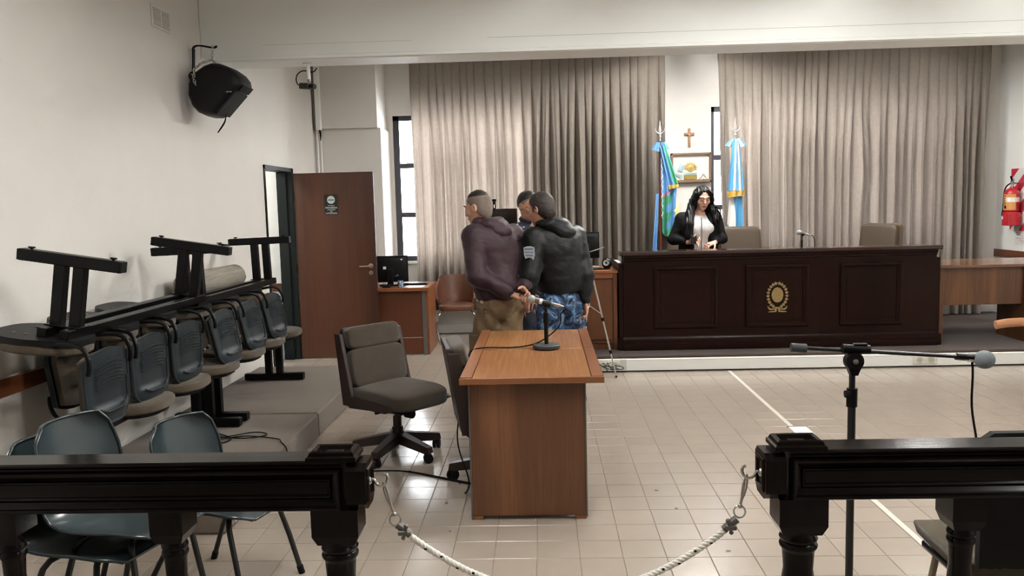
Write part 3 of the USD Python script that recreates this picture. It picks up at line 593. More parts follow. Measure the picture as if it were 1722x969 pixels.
# ================================================================== swivel chairs
M_CUSH = mat('brown_fabric', '#3c342a', rough=.92, var=.12, vscale=14, bump=.5, bscale=700, sheen=.25)
M_SHELL = mat('dark_brown_plastic', '#2a1c19', rough=.42)
def swivel(name, label, loc, rz, group=None, base_rot=0):
    """forward is -y; seat top .46, back top .84"""
    t = Thing(name, label, 'chair', loc, (0, 0, rz), group)
    t.add('back_shell', [hull([(sx * .235, .19 + dy, .36) for sx in (-1, 1) for dy in (0, .05)] + [(sx * .205, .285 + dy, .83) for sx in (-1, 1) for dy in (0, .028)] + [(sx * .19, .288 + dy, .85) for sx in (-1, 1) for dy in (0.002, .024)])] +
          [hull([(s * .243 + d, y, z) for d in (-.012, .012) for y, z in ((.13, .37), (.24, .36), (.20, .46), (.305, .82), (.245, .82))]) for s in (-1, 1)], M_SHELL)
    t.add('seat_shell', [hull([(sx * .235, .235, .365) for sx in (-1, 1)] + [(sx * .235, .2, .335) for sx in (-1, 1)] + [(sx * .22, -.24, .36) for sx in (-1, 1)] + [(sx * .235, -.2, .40) for sx in (-1, 1)] + [(sx * .235, .23, .40) for sx in (-1, 1)])] +
          [hull([(s * .244 + d, y, z) for d in (-.012, .012) for y, z in ((.24, .355), (.22, .42), (-.22, .405), (-.26, .385), (-.2, .36))]) for s in (-1, 1)], M_SHELL)
    s = squircle(.232, .285, .055, .35, .45, 36, 14); v = s.vertices; v[:, 2] += .012 * (v[:, 1] < -.1) * (-.1 - v[:, 1]) * -8 + .012 * np.cos(v[:, 0] * 6) * (v[:, 2] > 0); t.add('seat', xf(s, (0, -.035, .425)), M_CUSH, smooth=True)
    for z0, z1 in ((.0, .262), (.262, .40)):
        b = squircle(.222 - .03 * z0, .042, (z1 - z0) / 2 + .006, .35, .35, 36, 14); b.vertices[:, 1] -= .016 * np.cos(b.vertices[:, 0] * 6) * (b.vertices[:, 1] < 0); t.add('back_cushion', xf(b, (0, .165 + (z0 + z1) / 2 * .21, .455 + (z0 + z1) / 2), (-12, 0, 0)), M_CUSH, smooth=True)
    t.add('tilt_housing', [rbox(-.07, .07, -.12, .12, .295, .345, .015), rod((-.16, .02, .315), (.16, .02, .315), .012)], M_BLACK); t.add('tilt_knob', rod((0, -.10, .30), (0, -.16, .30), .028, .026), M_BLACK)
    t.add('gas_column', [rod((0, 0, .1), (0, 0, .2), .038, .036, 16), rod((0, 0, .2), (0, 0, .27), .028, .028, 16), rod((0, 0, .26), (0, 0, .31), .018, .018, 12)], M_SHELL)
    for k in range(5):
        a = math.radians(base_rot + 72 * k); c, s_ = math.cos(a), math.sin(a)
        leg = t.add('base_arm', hull([(c * r + d * -s_ * w, s_ * r + d * c * w, z) for d in (-1, 1) for r, w, z in ((.0, .034, .165), (.0, .036, .095), (.30, .021, .104), (.307, .022, .066), (.27, .024, .060))]), M_SHELL)
        cx, cy = c * .283, s_ * .283; a2 = a + .9; wx, wy = -math.sin(a2), math.cos(a2)
        t.add('caster', [rod((cx + wx * d, cy + wy * d, .031), (cx + wx * (d + .018), cy + wy * (d + .018), .031), .031, n=16) for d in (.005, -.023)] + [rod((cx, cy, .03), (cx, cy, .065), .008), rbox(cx - .016, cx + .016, cy - .016, cy + .016, .034, .062, .01)], M_BLACK, parent=leg)
    return t
swivel('swivel_chair', 'brown fabric swivel chair facing the wooden table, alone on the tiles', (-.985, 5.36, 0), 49, base_rot=-38 - 49)
swivel('swivel_chair', 'brown fabric swivel chair pushed in under the wooden table', (-.285, 4.84, 0), 101, base_rot=-101 - 110)

# high-backed chairs behind the bench
M_TAN = mat('tan_leather', '#3f3325', rough=.55, var=.06, vscale=12, bump=.2, bscale=120)
M_TANS = mat('tan_shell', '#59442f', rough=.4)
def high_back(label, loc, rz):
    t = Thing('high_backed_chair', label, 'chair', loc, (0, 0, rz))
    t.add('backrest', [xf(squircle(.235, .055, .185, .3, .32, 40, 16), (0, .27, .98), (-6, 0, 0))], M_TAN, smooth=True)
    t.add('lower_back', [xf(squircle(.22, .05, .15, .3, .35, 40, 12), (0, .235, .66), (-6, 0, 0))], M_TAN, smooth=True)
    t.add('back_shell', [hull([(sx * .235, .325 + dy, 1.15) for sx in (-1, 1) for dy in (0, .02)] + [(sx * .19, .34, 1.17) for sx in (-1, 1)] + [(sx * .22, .25 + dy, .5) for sx in (-1, 1) for dy in (0, .03)])] + [hull([(s * .24 + d, y, z) for d in (-.008, .008) for y, z in ((.24, .5), (.275, .5), (.345, 1.13), (.30, 1.13))]) for s in (-1, 1)], M_TANS)
    t.add('seat', xf(squircle(.25, .25, .06, .4, .4, 32, 12), (0, 0, .46)), M_TAN, smooth=True)
    for s in (-1, 1): t.add('armrest', tube(smooth_path([(s * .26, -.15, .66), (s * .27, .0, .67), (s * .265, .2, .65), (s * .24, .25, .6)], 12), .02, 8), M_BLACK); t.add('arm_post', rod((s * .26, 0, .4), (s * .265, 0, .66), .014), M_BLACK)
    t.add('column', rod((0, 0, .08), (0, 0, .42), .03), M_BLACK)
    for k in range(5): a = 2 * PI * k / 5 + .3; t.add('base_arm', [bar((0, 0, .10), (.29 * math.cos(a), .29 * math.sin(a), .07), .04, .03), rod((.28 * math.cos(a), .28 * math.sin(a), 0), (.28 * math.cos(a), .28 * math.sin(a), .06), .025)], M_BLACK)
high_back('tan high-backed chair right behind the standing woman', (2.285, 9.42, .15), 2)
high_back('tan high-backed chair half hidden by the woman, nearest the flag', (1.56, 9.72, .15), -14)
high_back('tan high-backed chair turned sideways, alone at the far end of the bench', (3.62, 9.52, .15), -58)

# brown leather chair on chrome legs
M_LEATHER = mat('brown_leather', '#5f3c2c', rough=.35, var=.2, vscale=7, bump=.2, bscale=90)
lcx = Thing('leather_chair', 'worn brown leather tub chair on chrome legs by the curtain', 'chair', (-1.055, 9.92, 0), (0, 0, 8))
nu, nv = 25, 9; a = np.linspace(-1.9, 1.9, nu); G = np.zeros((nu, nv, 3))
for i, t_ in enumerate(a):
    topz = .80 - .27 * np.clip((abs(t_) - .75) / 1.1, 0, 1) ** 1.2
    for j, w_ in enumerate(np.linspace(0, 1, nv)):
        z = .44 + (topz - .44) * w_; r = .205 + .035 * w_; G[i, j] = (r * 1.02 * math.sin(t_), (r + .02 * w_) * math.cos(t_), z)
sh_ = shell(G, -.028); lcx.add('tub_back', sh_, M_LEATHER, smooth=50)
lcx.add('seat', xf(squircle(.215, .225, .045, .45, .5, 32, 10), (0, -.03, .44)), M_LEATHER, smooth=True)
for sx in (-1, 1):
    for sy in (-1, 1): lcx.add('leg', tube(smooth_path([(sx * .12, sy * .10, .41), (sx * .185, sy * .165, .38), (sx * .205, sy * .185, 0)], 14), .009, 10), M_CHROME)
lcx.add('under_frame', [rod((-.15, s * .14, .40), (.15, s * .14, .40), .01) for s in (-1, 1)], M_CHROME)

# ================================================================== dark balustrades at the front
M_EBONY = wood('ebonised_wood', '#040202', '#0e0706', 'x', rough=.17, ring=6, scale=1.2, coat=0, bump=.12, spec=.17)
M_EBONYZ = wood('ebonised_wood_upright', '#040202', '#0f0807', 'z', rough=.17, ring=6, scale=1.2, coat=0, bump=.1, spec=.17)
def frame_rings(x0, x1, z0, z1, y, prof):
    R = np.array([[(x, y + yy, z) for x, z in [(x0 + d, z0 + d), (x1 - d, z0 + d), (x1 - d, z1 - d), (x0 + d, z1 - d)]] for d, yy in prof]); f = []
    for a in range(len(R) - 1):
        for j in range(4): q = (j + 1) % 4; f += [(a * 4 + j, a * 4 + q, a * 4 + 4 + q), (a * 4 + j, a * 4 + 4 + q, a * 4 + 4 + j)]
    m = len(R) - 1; f += [(m * 4, m * 4 + 1, m * 4 + 2), (m * 4, m * 4 + 2, m * 4 + 3)]
    return trimesh.Trimesh(R.reshape(-1, 3), f, process=False)
def balustrade(label, xa, xe, zb, zt, s, posts):
    """handrail from the far end xa to the open end xe; s = +1 when the open end looks to +x"""
    y0, y1 = 2.455, 2.575; t = Thing('balustrade', label, 'railing', ((xa + xe) / 2, 2.515, 0)); xi = xe - s * .075; lo, hi = min(xa, xi), max(xa, xi)
    sec = [(y0 + .024, zb), (y1 - .008, zb), (y1, zb + .01), (y1, zt - .035), (y1 - .008, zt - .028), (y1 - .004, zt - .006), (y1 - .01, zt), (y0 + .008, zt), (y0 + .001, zt - .004), (y0, zt - .009), (y0 + .004, zt - .015), (y0 + .012, zt - .019), (y0 + .012, zt - .025), (y0 + .024, zt - .03)]
    t.add('handrail', prism(sec, hi - lo, 'yz', lo), M_EBONY, world=True, smooth=18)
    L0, L1 = (lo, hi - .004) if s > 0 else (lo + .004, hi)
    t.add('rail_moulding', frame_rings(L0, L1, zb, zt - .026, y0 + .026, [(0, 0), (.0, -.022), (.003, -.028), (.008, -.030), (.013, -.027), (.015, -.022), (.024, -.016), (.032, -.008), (.034, -.003), (.037, -.009), (.041, -.010), (.045, -.006), (.047, -.001)]), M_EBONY, world=True, smooth=14)
    # end block with canted corners, a raised square cap and a recessed end face
    c0, c1 = (xe - s * .145, xe); a, b = min(c0, c1), max(c0, c1); zc = zt - .012
    end = prism([(y0 + .022, zb), (y1 - .022, zb), (y1 + .004, zb + .022), (y1 + .004, zc - .02), (y1 - .018, zc), (y0 + .018, zc), (y0 - .004, zc - .02), (y0 - .004, zb + .022)], .062, 'yz', xe - .062 if s > 0 else xe); eb_ = t.add('end_block', end, M_EBONYZ, world=True, smooth=20)
    xf0 = xe + s * .0004; q = [(0, 0), (.004, .004), (.012, .005), (.018, -.006), (.022, -.007)]; R = []
    for d, o in q: R.append([(xf0 + s * o, y, z) for y, z in ((y0 + .016 + d, zb + .02 + d), (y1 - .016 - d, zb + .02 + d), (y1 - .016 - d, zc - .018 - d), (y0 + .016 + d, zc - .018 - d))])
    R = np.array(R); f = []
    for k in range(len(R) - 1):
        for j in range(4): n_ = (j + 1) % 4; f += [(k * 4 + j, k * 4 + n_, k * 4 + 4 + n_), (k * 4 + j, k * 4 + 4 + n_, k * 4 + 4 + j)]
    m = len(R) - 1; f += [(m * 4, m * 4 + 1, m * 4 + 2), (m * 4, m * 4 + 2, m * 4 + 3)]; t.add('end_frame', trimesh.Trimesh(R.reshape(-1, 3), f, process=False), M_EBONY, parent=eb_, world=True, smooth=20)
    ca, cb_ = (xe - .185, xe - .03) if s > 0 else (xe + .03, xe + .185); rr = []
    for d, z in ((0, zt - .004), (0, zt + .008), (.006, zt + .012), (.010, zt + .022), (.016, zt + .026), (.024, zt + .024), (.030, zt + .014), (.034, zt + .013)): rr.append([(ca + d, y0 + .004 + d, z), (cb_ - d, y0 + .004 + d, z), (cb_ - d, y1 - .004 - d, z), (ca + d, y1 - .004 - d, z)])
    cap = t.add('square_cap', skin(rr), M_EBONY, world=True, smooth=20); t.add('cap_panel', box(ca + .05, cb_ - .05, y0 + .04, y1 - .04, zt + .010, zt + .0165, .003), M_EBONY, parent=cap, world=True)
    for k, x in enumerate(posts):
        h = .073 if k == 0 else .052; zq = zb - .115 if k == 0 else zb - .105; r0 = h * .83
        sq = hull([(x + sx * h, 2.515 + sy * .056, z) for sx in (-1, 1) for sy in (-1, 1) for z in (zb, zq + .03)] + [(x + sx * h * .8, 2.515 + sy * .046, zq) for sx in (-1, 1) for sy in (-1, 1)])
        p_ = t.add('baluster', lathe([(h * .9, 0), (h * .9, .10), (h * .7, .12), (h * .82, .14), (h * .62, .17), (h * .78, .24), (h * .92, .31), (h * .80, .40), (r0 * .74, zq - .12), (r0 * .80, zq - .065), (r0 * .84, zq - .056), (r0 * .93, zq - .050), (r0 * .96, zq - .042), (r0 * .90, zq - .034), (r0 * .84, zq - .031), (r0 * .93, zq - .026), (r0 * .96, zq - .019), (r0 * .90, zq - .012), (r0 * .82, zq - .004), (r0 * .80, zq + .01)], 32, (x, 2.515, 0)), M_EBONYZ, world=True, smooth=40)
        t.add('square_neck', sq, M_EBONYZ, parent=p_, world=True, smooth=15); t.add('foot_block', box(x - h, x + h, 2.455, 2.575, 0, .095, .006), M_EBONYZ, parent=p_, world=True)
    return t
balustrade('dark turned balustrade in front of the grey shell chairs', -2.68, -.556, .714, .872, 1, [-.66, -1.19, -1.72, -2.25, -2.6])
balustrade('dark turned balustrade below the boom microphone', 3.4, .655, .731, .886, -1, [.772, 1.265, 1.80, 2.34, 2.9])
# rope barrier
rp = Thing('rope_barrier', 'white flecked rope hooked between the two dark balustrades', 'rope', (0.05, 2.5, .42))
M_ROPE = mat('rope', '#f1eee6', rough=.85, var=.08, vscale=200); M_FLECK = mat('rope_fleck', '#1c1a1c', rough=.9)
xs = np.linspace(-.47, .578, 150); C_ = np.c_[xs, np.full(150, 2.5), .424 + .82 * (xs - .05) ** 2]; Tn, Nn, Bn = frames(C_); s_ = np.r_[0, np.cumsum(np.linalg.norm(np.diff(C_, axis=0), axis=1))]
for k in range(3):
    a = s_ / .045 * 2 * PI + k * 2 * PI / 3; rp.add('strand', tube(C_ + .0048 * (np.cos(a)[:, None] * Nn + np.sin(a)[:, None] * Bn), .0064, 7), M_ROPE, world=True, smooth=True)
fk = []
for k in range(5, 146, 7):
    a = s_[k] / .045 * 2 * PI; fk.append(ball(C_[k] + V(0, -.0085, .004 * (1 if k % 2 else -1)), .0042, 1, (1.2, .6, 1)))
rp.add('fleck', fk, M_FLECK, world=True, kind='stuff')
for s, xe, ze, xr, zr in ((1, -.556, .795, -.478, .668), (-1, .655, .805, .588, .682)):
    pth = [(xe, 2.5, ze), (xe + s * .018, 2.5, ze), (xe + s * .026, 2.5, ze - .012), (xe + s * .045, 2.5, ze - .016), (xe + s * .058, 2.5, ze - .002), (xe + s * .056, 2.5, ze + .018), (xe + s * .048, 2.5, ze + .021)]
    hk = rp.add('hook', [tube(smooth_path(pth, 26), .0048, 8), xf(lathe([(0, 0), (.014, 0), (.012, .006), (.006, .010), (0, .010)], 14), (xe, 2.5, ze), (0, 90 * s, 0))], M_CHROME, world=True)
    a0 = V(xe + s * .044, 2.5, ze - .010); a1 = V(xr - s * .002, 2.5, zr + .018); d = unit(a1 - a0)
    rp.add('snap_clip', [tube(smooth_path([a0 + (0, 0, .006), a0 + d * .03 + (s * .004, 0, 0.002), a0 + d * .07, a1], 14), [.0035] * 4 + [.005] * 5 + [.0042] * 5, 8), tube(smooth_path([a0 + (0, .003, .004), a0 + d * .04 - (s * .006, 0, 0), a0 + d * .08], 10), .0028, 6), ball(a1, .0075, 1)], M_ALU, world=True)
    th = np.linspace(0, 2 * PI, 24, endpoint=False); rp.add('ring', tube(np.c_[xr + .0175 * np.cos(th), 2.5 + .004 * np.sin(th), zr + .0175 * np.sin(th)], .0026, 7, closed=True), M_CHROME, world=True)
    xk = -.452 if s > 0 else .560; zk = .424 + .82 * (xk - .05) ** 2; rp.add('rope_clamp', [tube([(xk - s * .02, 2.5, zk + .022), (xk + s * .02, 2.5, zk - .012)], .0125, 10), rod((xk, 2.486, zk - .018), (xk + s * .012, 2.486, zk + .024), .004), ball((xk + s * .01, 2.484, zk + .022), .008, 1), ball((xk, 2.486, zk - .016), .007, 1), box(xk - .016, xk + .016, 2.478, 2.488, zk - .007, zk + .007, .002)], M_GREYMETAL, world=True)

# boom microphone stand behind the right balustrade
M_STAND = mat('stand_black', '#131313', rough=.35); M_FOAM = mat('grey_foam', '#7e868a', rough=.95, bump=.6, bscale=400); M_RUB = mat('rubber_grey', '#3c4043', rough=.7)
bs = Thing('boom_microphone_stand', 'black boom microphone stand rising behind the balustrade', 'microphone stand', (1.145, 3.1, 0)); px, py = 1.145, 3.1
bs.add('lower_pole', rod((px, py, .05), (px, py, .875), .0145, n=14), M_STAND, world=True); bs.add('upper_pole', rod((px, py, .86), (px, py, 1.03), .0115, n=14), M_STAND, world=True)
bs.add('clutch', [rod((px, py, .855), (px, py, .925), .020, n=14), rod((px - .03, py - .01, .905), (px - .01, py - .01, .905), .014, n=10)], M_BLACK, world=True)
for k in range(3): a = 2 * PI * k / 3 + .5; bs.add('leg', [rod((px, py, .12), (px + .30 * math.cos(a), py + .30 * math.sin(a), .012), .009), ball((px + .30 * math.cos(a), py + .30 * math.sin(a), .013), .013, 1)], M_STAND, world=True)
jx, jz = 1.152, 1.062
bs.add('swivel_joint', [xf(lathe([(0, -.02), (.032, -.02), (.035, -.013), (.035, .013), (.032, .02), (0, .02)], 24), (px + .004, py, 1.028), (90, 0, 0)), hull([(px + .004 + a, py + b, z) for b in (-.016, .016) for a, z in ((-.03, 1.02), (.03, 1.02), (-.012, .975), (.012, .975))]), box(px - .012, px + .016, py - .012, py + .012, .99, 1.03, .003), rod((jx - .045, py, jz + .013), (jx + .055, py, jz + .008), .0175, n=14), rbox(jx - .005, jx + .045, py - .012, py + .012, jz + .024, jz + .032, .003)], M_BLACK, world=True)
bs.add('joint_bolt', xf(lathe([(0, 0), (.011, 0), (.010, .004), (0, .005)], 14), (px + .004, py - .02, 1.028), (90, 0, 0)), M_ALU, world=True)
bl, br = V(.918, py, 1.083), V(1.60, py, 1.033); bs.add('boom_arm', rod(bl, br, .0078, n=12), M_STAND, world=True); bs.add('counterweight', rod(bl, bl + (br - bl) * .082, .0165, n=14), M_RUB, world=True); bs.add('boom_end', rod(bl + (br - bl) * .89, br - (.008, 0, 0), .012, n=12), M_BLACK, world=True)
mh = V(1.622, py - .01, 1.026); m_ = Thing('microphone', 'microphone with a grey foam head at the tip of the boom', 'microphone', tuple(mh))
m_.add('body', rod(mh + V(-.012, .03, .0), mh + V(-.045, .12, -.012), .014, .011), M_BLACK, world=True); m_.add('foam_head', ball(mh, .036, 3, (1.02, .95, .95)), M_FOAM, world=True, smooth=True); m_.add('clip', [rod(mh + V(-.055, .01, .004), mh + V(-.01, .01, .0), .010), rod(mh + V(-.03, .012, .004), mh + V(-.03, .05, -.002), .017)], M_CHROME, world=True)
m_.add('cable', tube(smooth_path([(1.592, py + .02, 1.018), (1.586, py, .98), (1.586, py, .85), (1.598, py - .02, .72), (1.61, py - .02, .3), (1.6, py, .02), (1.5, py + .06, .006), (1.3, py + .1, .006)], 40), .0042, 7), M_MATTEBLACK, world=True)

# fabric chair behind the right balustrade
M_OLIVE = mat('olive_fabric', '#463d2c', rough=.95, var=.12, vscale=18, bump=.5, bscale=600, sheen=.2)
oc = Thing('olive_chair', 'olive fabric chair with a torn black back behind the balustrade', 'chair', (1.57, 2.84, 0))
oc.add('seat', hull([(x, y, z) for x, y, z in ((1.335, 2.985, .458), (1.82, 2.985, .458), (1.335, 2.64, .452), (1.82, 2.64, .452), (1.333, 2.99, .448), (1.333, 2.63, .44), (1.34, 2.975, .415), (1.36, 2.93, .392), (1.36, 2.66, .380), (1.80, 2.93, .392), (1.80, 2.66, .380), (1.825, 2.985, .42), (1.825, 2.64, .42))]), M_OLIVE, world=True, smooth=50)
oc.add('seat_base', rbox(1.36, 1.78, 2.65, 2.99, .355, .385, .012), M_BLACK, world=True)
n_ = 40; xsb = np.linspace(1.375, 1.80, n_); zb_ = .440 + RNG.uniform(-.0025, .0025, n_)
oc.add('backrest', prism([*zip(xsb, zb_), (1.80, .86), (1.76, .885), (1.41, .885), (1.375, .86)], .028, 'xz', 2.612), mat('black_backcloth', '#0d0c0c', rough=.9), world=True)
oc.add('loose_thread', [tube(smooth_path([(1.545 + i * .03, 2.611, .437), (1.56 + i * .03, 2.608, .42 - .006 * i), (1.585 + i * .03, 2.61, .436)], 10), .0008, 5) for i in range(2)], M_MATTEBLACK, world=True, kind='stuff')
for sx, sy in ((-1, -1), (1, -1), (-1, 1), (1, 1)): oc.add('leg', tube(smooth_path([(1.57 + sx * .16, 2.83 + sy * .125, .375), (1.57 + sx * .175, 2.83 + sy * .14, .25), (1.57 + sx * .19, 2.83 + sy * .155, .12), (1.57 + sx * .205, 2.83 + sy * .17, 0)], 12), .0125, 10), mat('beige_tube', '#7c7261', rough=.4, metal=.5), world=True)

# ================================================================== grey plastic shell chairs
M_GREYP = mat('slate_plastic', '#283235', rough=.22, spec=.5, bump=.05, bscale=300)
M_TUBE = mat('black_tube', '#151413', rough=.4)
def shell_chair(label, loc, rz, splay=(.21, -.23, .21, .24), hs=1.0):
    t = Thing('shell_chair', label, 'chair', loc, (0, 0, rz)); nu, nv = 34, 21
    pr = smooth_path([(.275, .80), (.25, .70), (.215, .58), (.18, .49), (.12, .435), (.02, .42), (-.10, .425), (-.19, .438), (-.235, .437), (-.255, .420)], nu) * V(1, hs)
    F = np.zeros((nu, nv, 3))
    for i, (y, z) in enumerate(pr):
        t_ = i / (nu - 1); w = .195 + .03 * np.clip(t_ / .45, 0, 1); rim = np.clip(t_ / .1, 0, 1)
        if t_ < .10: w *= math.sqrt(max(1 - ((.10 - t_) / .10) ** 2 * .42, .1))
        if t_ > .88: w *= math.sqrt(max(1 - ((t_ - .88) / .12) ** 2 * .5, .1))
        for j, q in enumerate(np.linspace(-1, 1, nv)):
            e = abs(q) ** 3; bk = np.clip((.5 - t_) / .3, 0, 1); F[i, j] = (q * w, y - e * .045 * bk - .02 * bk * (q * q), z + e * .034 * (1 - bk) * np.clip((1 - t_) / .2, 0, 1))
    body = shell(F, .006); t.add('shell', body, M_GREYP, smooth=60)
    rim_ = np.vstack([F[0], F[1:, -1], F[-1, -2::-1], F[-2:0:-1, 0]]); t.add('rolled_rim', tube(rim_[::2], .0065, 6, closed=True), M_GREYP, smooth=True)
    fx, fy, rx, ry = splay
    for s in (-1, 1):
        t.add('leg', tube(np.array([(s * .13, -.12, .405 * hs), (s * .15, -.13, .395 * hs), (s * .17, -.145, .37 * hs), (s * .17 + s * (fx - .17) * .5, (fy - .145) / 2, .185), (s * fx, fy, .0)]), .0115, 10), M_TUBE); t.add('leg', tube(np.array([(s * .13, .06, .405 * hs), (s * .15, .075, .395 * hs), (s * .17, .09, .37 * hs), (s * (rx + .17) / 2, (ry + .09) / 2, .185), (s * rx, ry, .0)]), .0115, 10), M_TUBE)
        for x_, y_, xk, yk in ((fx, fy, .17, -.145), (rx, ry, .17, .09)): t.add('foot_cap', rod((s * x_, y_, 0), (s * (x_ + (xk - x_) * .1), y_ + (yk - y_) * .1, .037), .0145, n=10), M_MATTEBLACK)
    t.add('cross_bar', [rod((-.14, y, .403 * hs), (.14, y, .403 * hs), .011) for y in (-.12, .06)], M_TUBE)
    return t
shell_chair('slate grey shell chair with a broad back, stacked on another beside the wall', (-1.60, 3.0, .065), 80, (.2, -.2, .2, .2))
shell_chair('slate grey shell chair underneath the stack by the wall', (-1.70, 2.97, 0), 76)
shell_chair('slate grey shell chair beside the carpeted riser, its splayed legs on the tiles', (-1.40, 3.45, 0), 74, (.21, -.23, .24, .27), .92)

# ================================================================== carpeted risers and the tandem seats on them
rs = Thing('carpeted_riser', 'brown carpeted riser box nearest the shell chairs', 'platform', (-2.16, 4.92, 0)); rs.add('carpet_cover', box(XL + .01, -1.64, 4.035, 5.812, 0, .178, .014), M_CARPET2, world=True)
rs = Thing('carpeted_riser', 'brown carpeted riser box leading to the open door', 'platform', (-2.16, 6.71, 0)); rs.add('carpet_cover', box(XL + .01, -1.642, 5.824, 7.62, 0, .18, .014), M_CARPET2, world=True)
M_SEATFAB = mat('tan_seat_fabric', '#4b4134', rough=.95, var=.1, vscale=16, bump=.5, bscale=650, sheen=.2)
M_SLATE = mat('slate_back_shell', '#1d2428', rough=.42, spec=.4, bump=.06, bscale=260); M_TFRAME = mat('tandem_frame', '#060607', rough=.35, spec=.18)
M_PAN = mat('seat_pan_black', '#0d0e0f', rough=.5, spec=.25, bump=.1, bscale=200)
def tandem(label, loc, rot, seats, legs=.685):
    t = Thing('tandem_seat', label, 'seat row', loc, rot); pw, pt = (.84, .024) if rot[1] == 0 else (1.0, .036)
    for y in (-legs, legs):
        L = t.add('leg', [box(-.25, .25, y - .03, y + .03, .006, .062, .004)] + [box(x - .028, x + .028, y - .024, y + .024, .058, .355, .003) for x in (-.047, .047)], M_TFRAME)
        for s in (-1, 1): t.add('end_cap', box(s * .252 - .003, s * .252 + .003, y - .028, y + .028, .008, .060, .001), M_BLACK, parent=L)
        t.add('levelling_foot', [lathe([(.016, -.006), (.017, -.002), (.005, .004), (.005, .010)], 12, (x, y, 0)) for x in (-.2, .2)], M_MATTEBLACK, parent=L)
        t.add('bracket', box(-.085, .085, y - .05, y + .05, .347, .353, .001), M_TFRAME, parent=L)
    for x in (-.055, .055): t.add('beam_rail', box(x - .022, x + .022, -legs - .12, legs + .12, .353, .40, .003), M_TFRAME)
    for y in seats:
        tap = lambda m: (m.vertices.__setitem__((slice(None), 1), m.vertices[:, 1] * (1 - .30 * np.clip((.0 - m.vertices[:, 0]) / .22, 0, 1))), m)[1]
        pan = trimesh.creation.extrude_polygon(Polygon([(pw * .212 * np.sign(c) * abs(c) ** .8, pw * .206 * np.sign(q) * abs(q) ** .62) for c, q in zip(np.cos(np.linspace(0, 2 * PI, 40, endpoint=False)), np.sin(np.linspace(0, 2 * PI, 40, endpoint=False)))]), pt, engine='earcut')
        sp = t.add('seat_pan', xf(tap(pan), (.095, y, .398)), M_PAN)
        t.add('bolt', [lathe([(.010, .395), (.010, .399), (0, .399)], 8, (x, y + d, 0)) for x in (.14, .2) for d in (-.09, .09)], M_GREYMETAL, parent=sp)
        c = squircle(.215, .208, .034, .42, .78, 40, 12); t.add('cushion', xf(tap(c), (.095, y, .446)), M_SEATFAB, smooth=True)
        # back: ribbed plastic shell with a padded front
        n, m = 22, 17; F = np.zeros((n, m, 3))
        for i, a in enumerate(np.linspace(0, 1, n)):
            z = .475 + .305 * a; w = .205 * (1 - .06 * a); 
            if a > .72: w *= math.sqrt(max(1 - ((a - .72) / .28) ** 2 * .55, .05))
            for j, q in enumerate(np.linspace(-1, 1, m)): rec = .017 * np.clip((.80 - abs(q)) / .10, 0, 1) * np.clip((.80 - a) / .08, 0, 1); F[i, j] = (-.215 - .05 * a - .012 * (1 - q * q) * 1.0 + .02 * abs(q) ** 4 + rec, y + q * w, z - .045 * (1 - q * q) * (1 - a) ** 3)
        bk = t.add('back_shell', shell(F, .012), M_SLATE, smooth=50); 
        if bk is None: pass
        G = F[1:-1, 1:-1] + V(.022, 0, 0); t.add('back_pad', shell(G, .028), M_SEATFAB, smooth=60)
        t.add('rib', [tube([F[i, j] - V(.0145, 0, 0) + V(0, 0, .012 * (q ** 2)) for j, q in zip(range(3, 14), np.linspace(-1, 1, 11))], .0034, 5) for i in (3, 4, 5, 6, 7, 8, 9)], M_SLATE, parent=bk, kind='stuff')
        t.add('shell_lip', tube([F[i, j] - V(.014, 0, 0) for i, j in ((8, 14), (12, 14), (15, 14), (16, 13), (17, 11), (17, 8), (17, 5), (16, 3))], .0055, 6), M_SLATE, parent=bk)
        t.add('shell_edge', tube(np.vstack([F[:, 0], F[-1, 1:-1], F[::-1, -1]]) - V(.004, 0, 0), .009, 6), M_SLATE, parent=bk)
        for s in (-1, 1):
            ar = t.add('back_arm', tube(smooth_path([(.02, y + s * .15, .405), (-.13, y + s * .17, .402), (-.195, y + s * .187, .415), (-.222, y + s * .192, .455), (-.228, y + s * .194, .53)], 20), .0105, 8), M_TFRAME)
            t.add('arm_ferrule', tube([(-.212, y + s * .1905, .436), (-.2225, y + s * .1922, .456)], .0112, 8), M_BLACK, parent=ar)
    return t
tandem('upright row of tan tandem seats on the riser nearest the camera', (-2.335, 4.80, .178), (0, 0, 0), (-.47, .03, .52))
tandem('upright row of tan tandem seats on the riser nearest the door', (-2.335, 6.315, .18), (0, 0, 0), (-.47, .0, .46))
tandem('upside-down row of tandem seats stacked nearest the camera, legs tilted up', (-2.25, 4.59, 1.458), (0, 189, 0), (-.69, -.24, .23))
tandem('upside-down row of tandem seats stacked nearest the door, level legs up', (-2.345, 6.14, 1.424), (0, 178.5, 0), (-.75, -.235, .265))
M_ROLL = mat('grey_roll', '#857f74', rough=.95, var=.22, vscale=70, stretch=(1, .08, 1), bump=.5, bscale=60)
ro = Thing('carpet_roll', 'pale grey rolled mat lying on the upturned seats by the wall', 'roll', (-2.53, 6.1, 1.03)); a = np.linspace(0, 6 * 2 * PI, 220); r = .03 + .062 * a / a[-1]
ro.add('rolled_mat', rod((-2.53, 5.78, 1.123), (-2.53, 6.72, 1.115), .092, n=28), M_ROLL, world=True, smooth=50); ro.add('spiral_edge', tube(np.c_[-2.53 + r * np.cos(a), np.full(220, 6.722), 1.115 + r * np.sin(a)], .003, 5), M_ROLL, world=True)

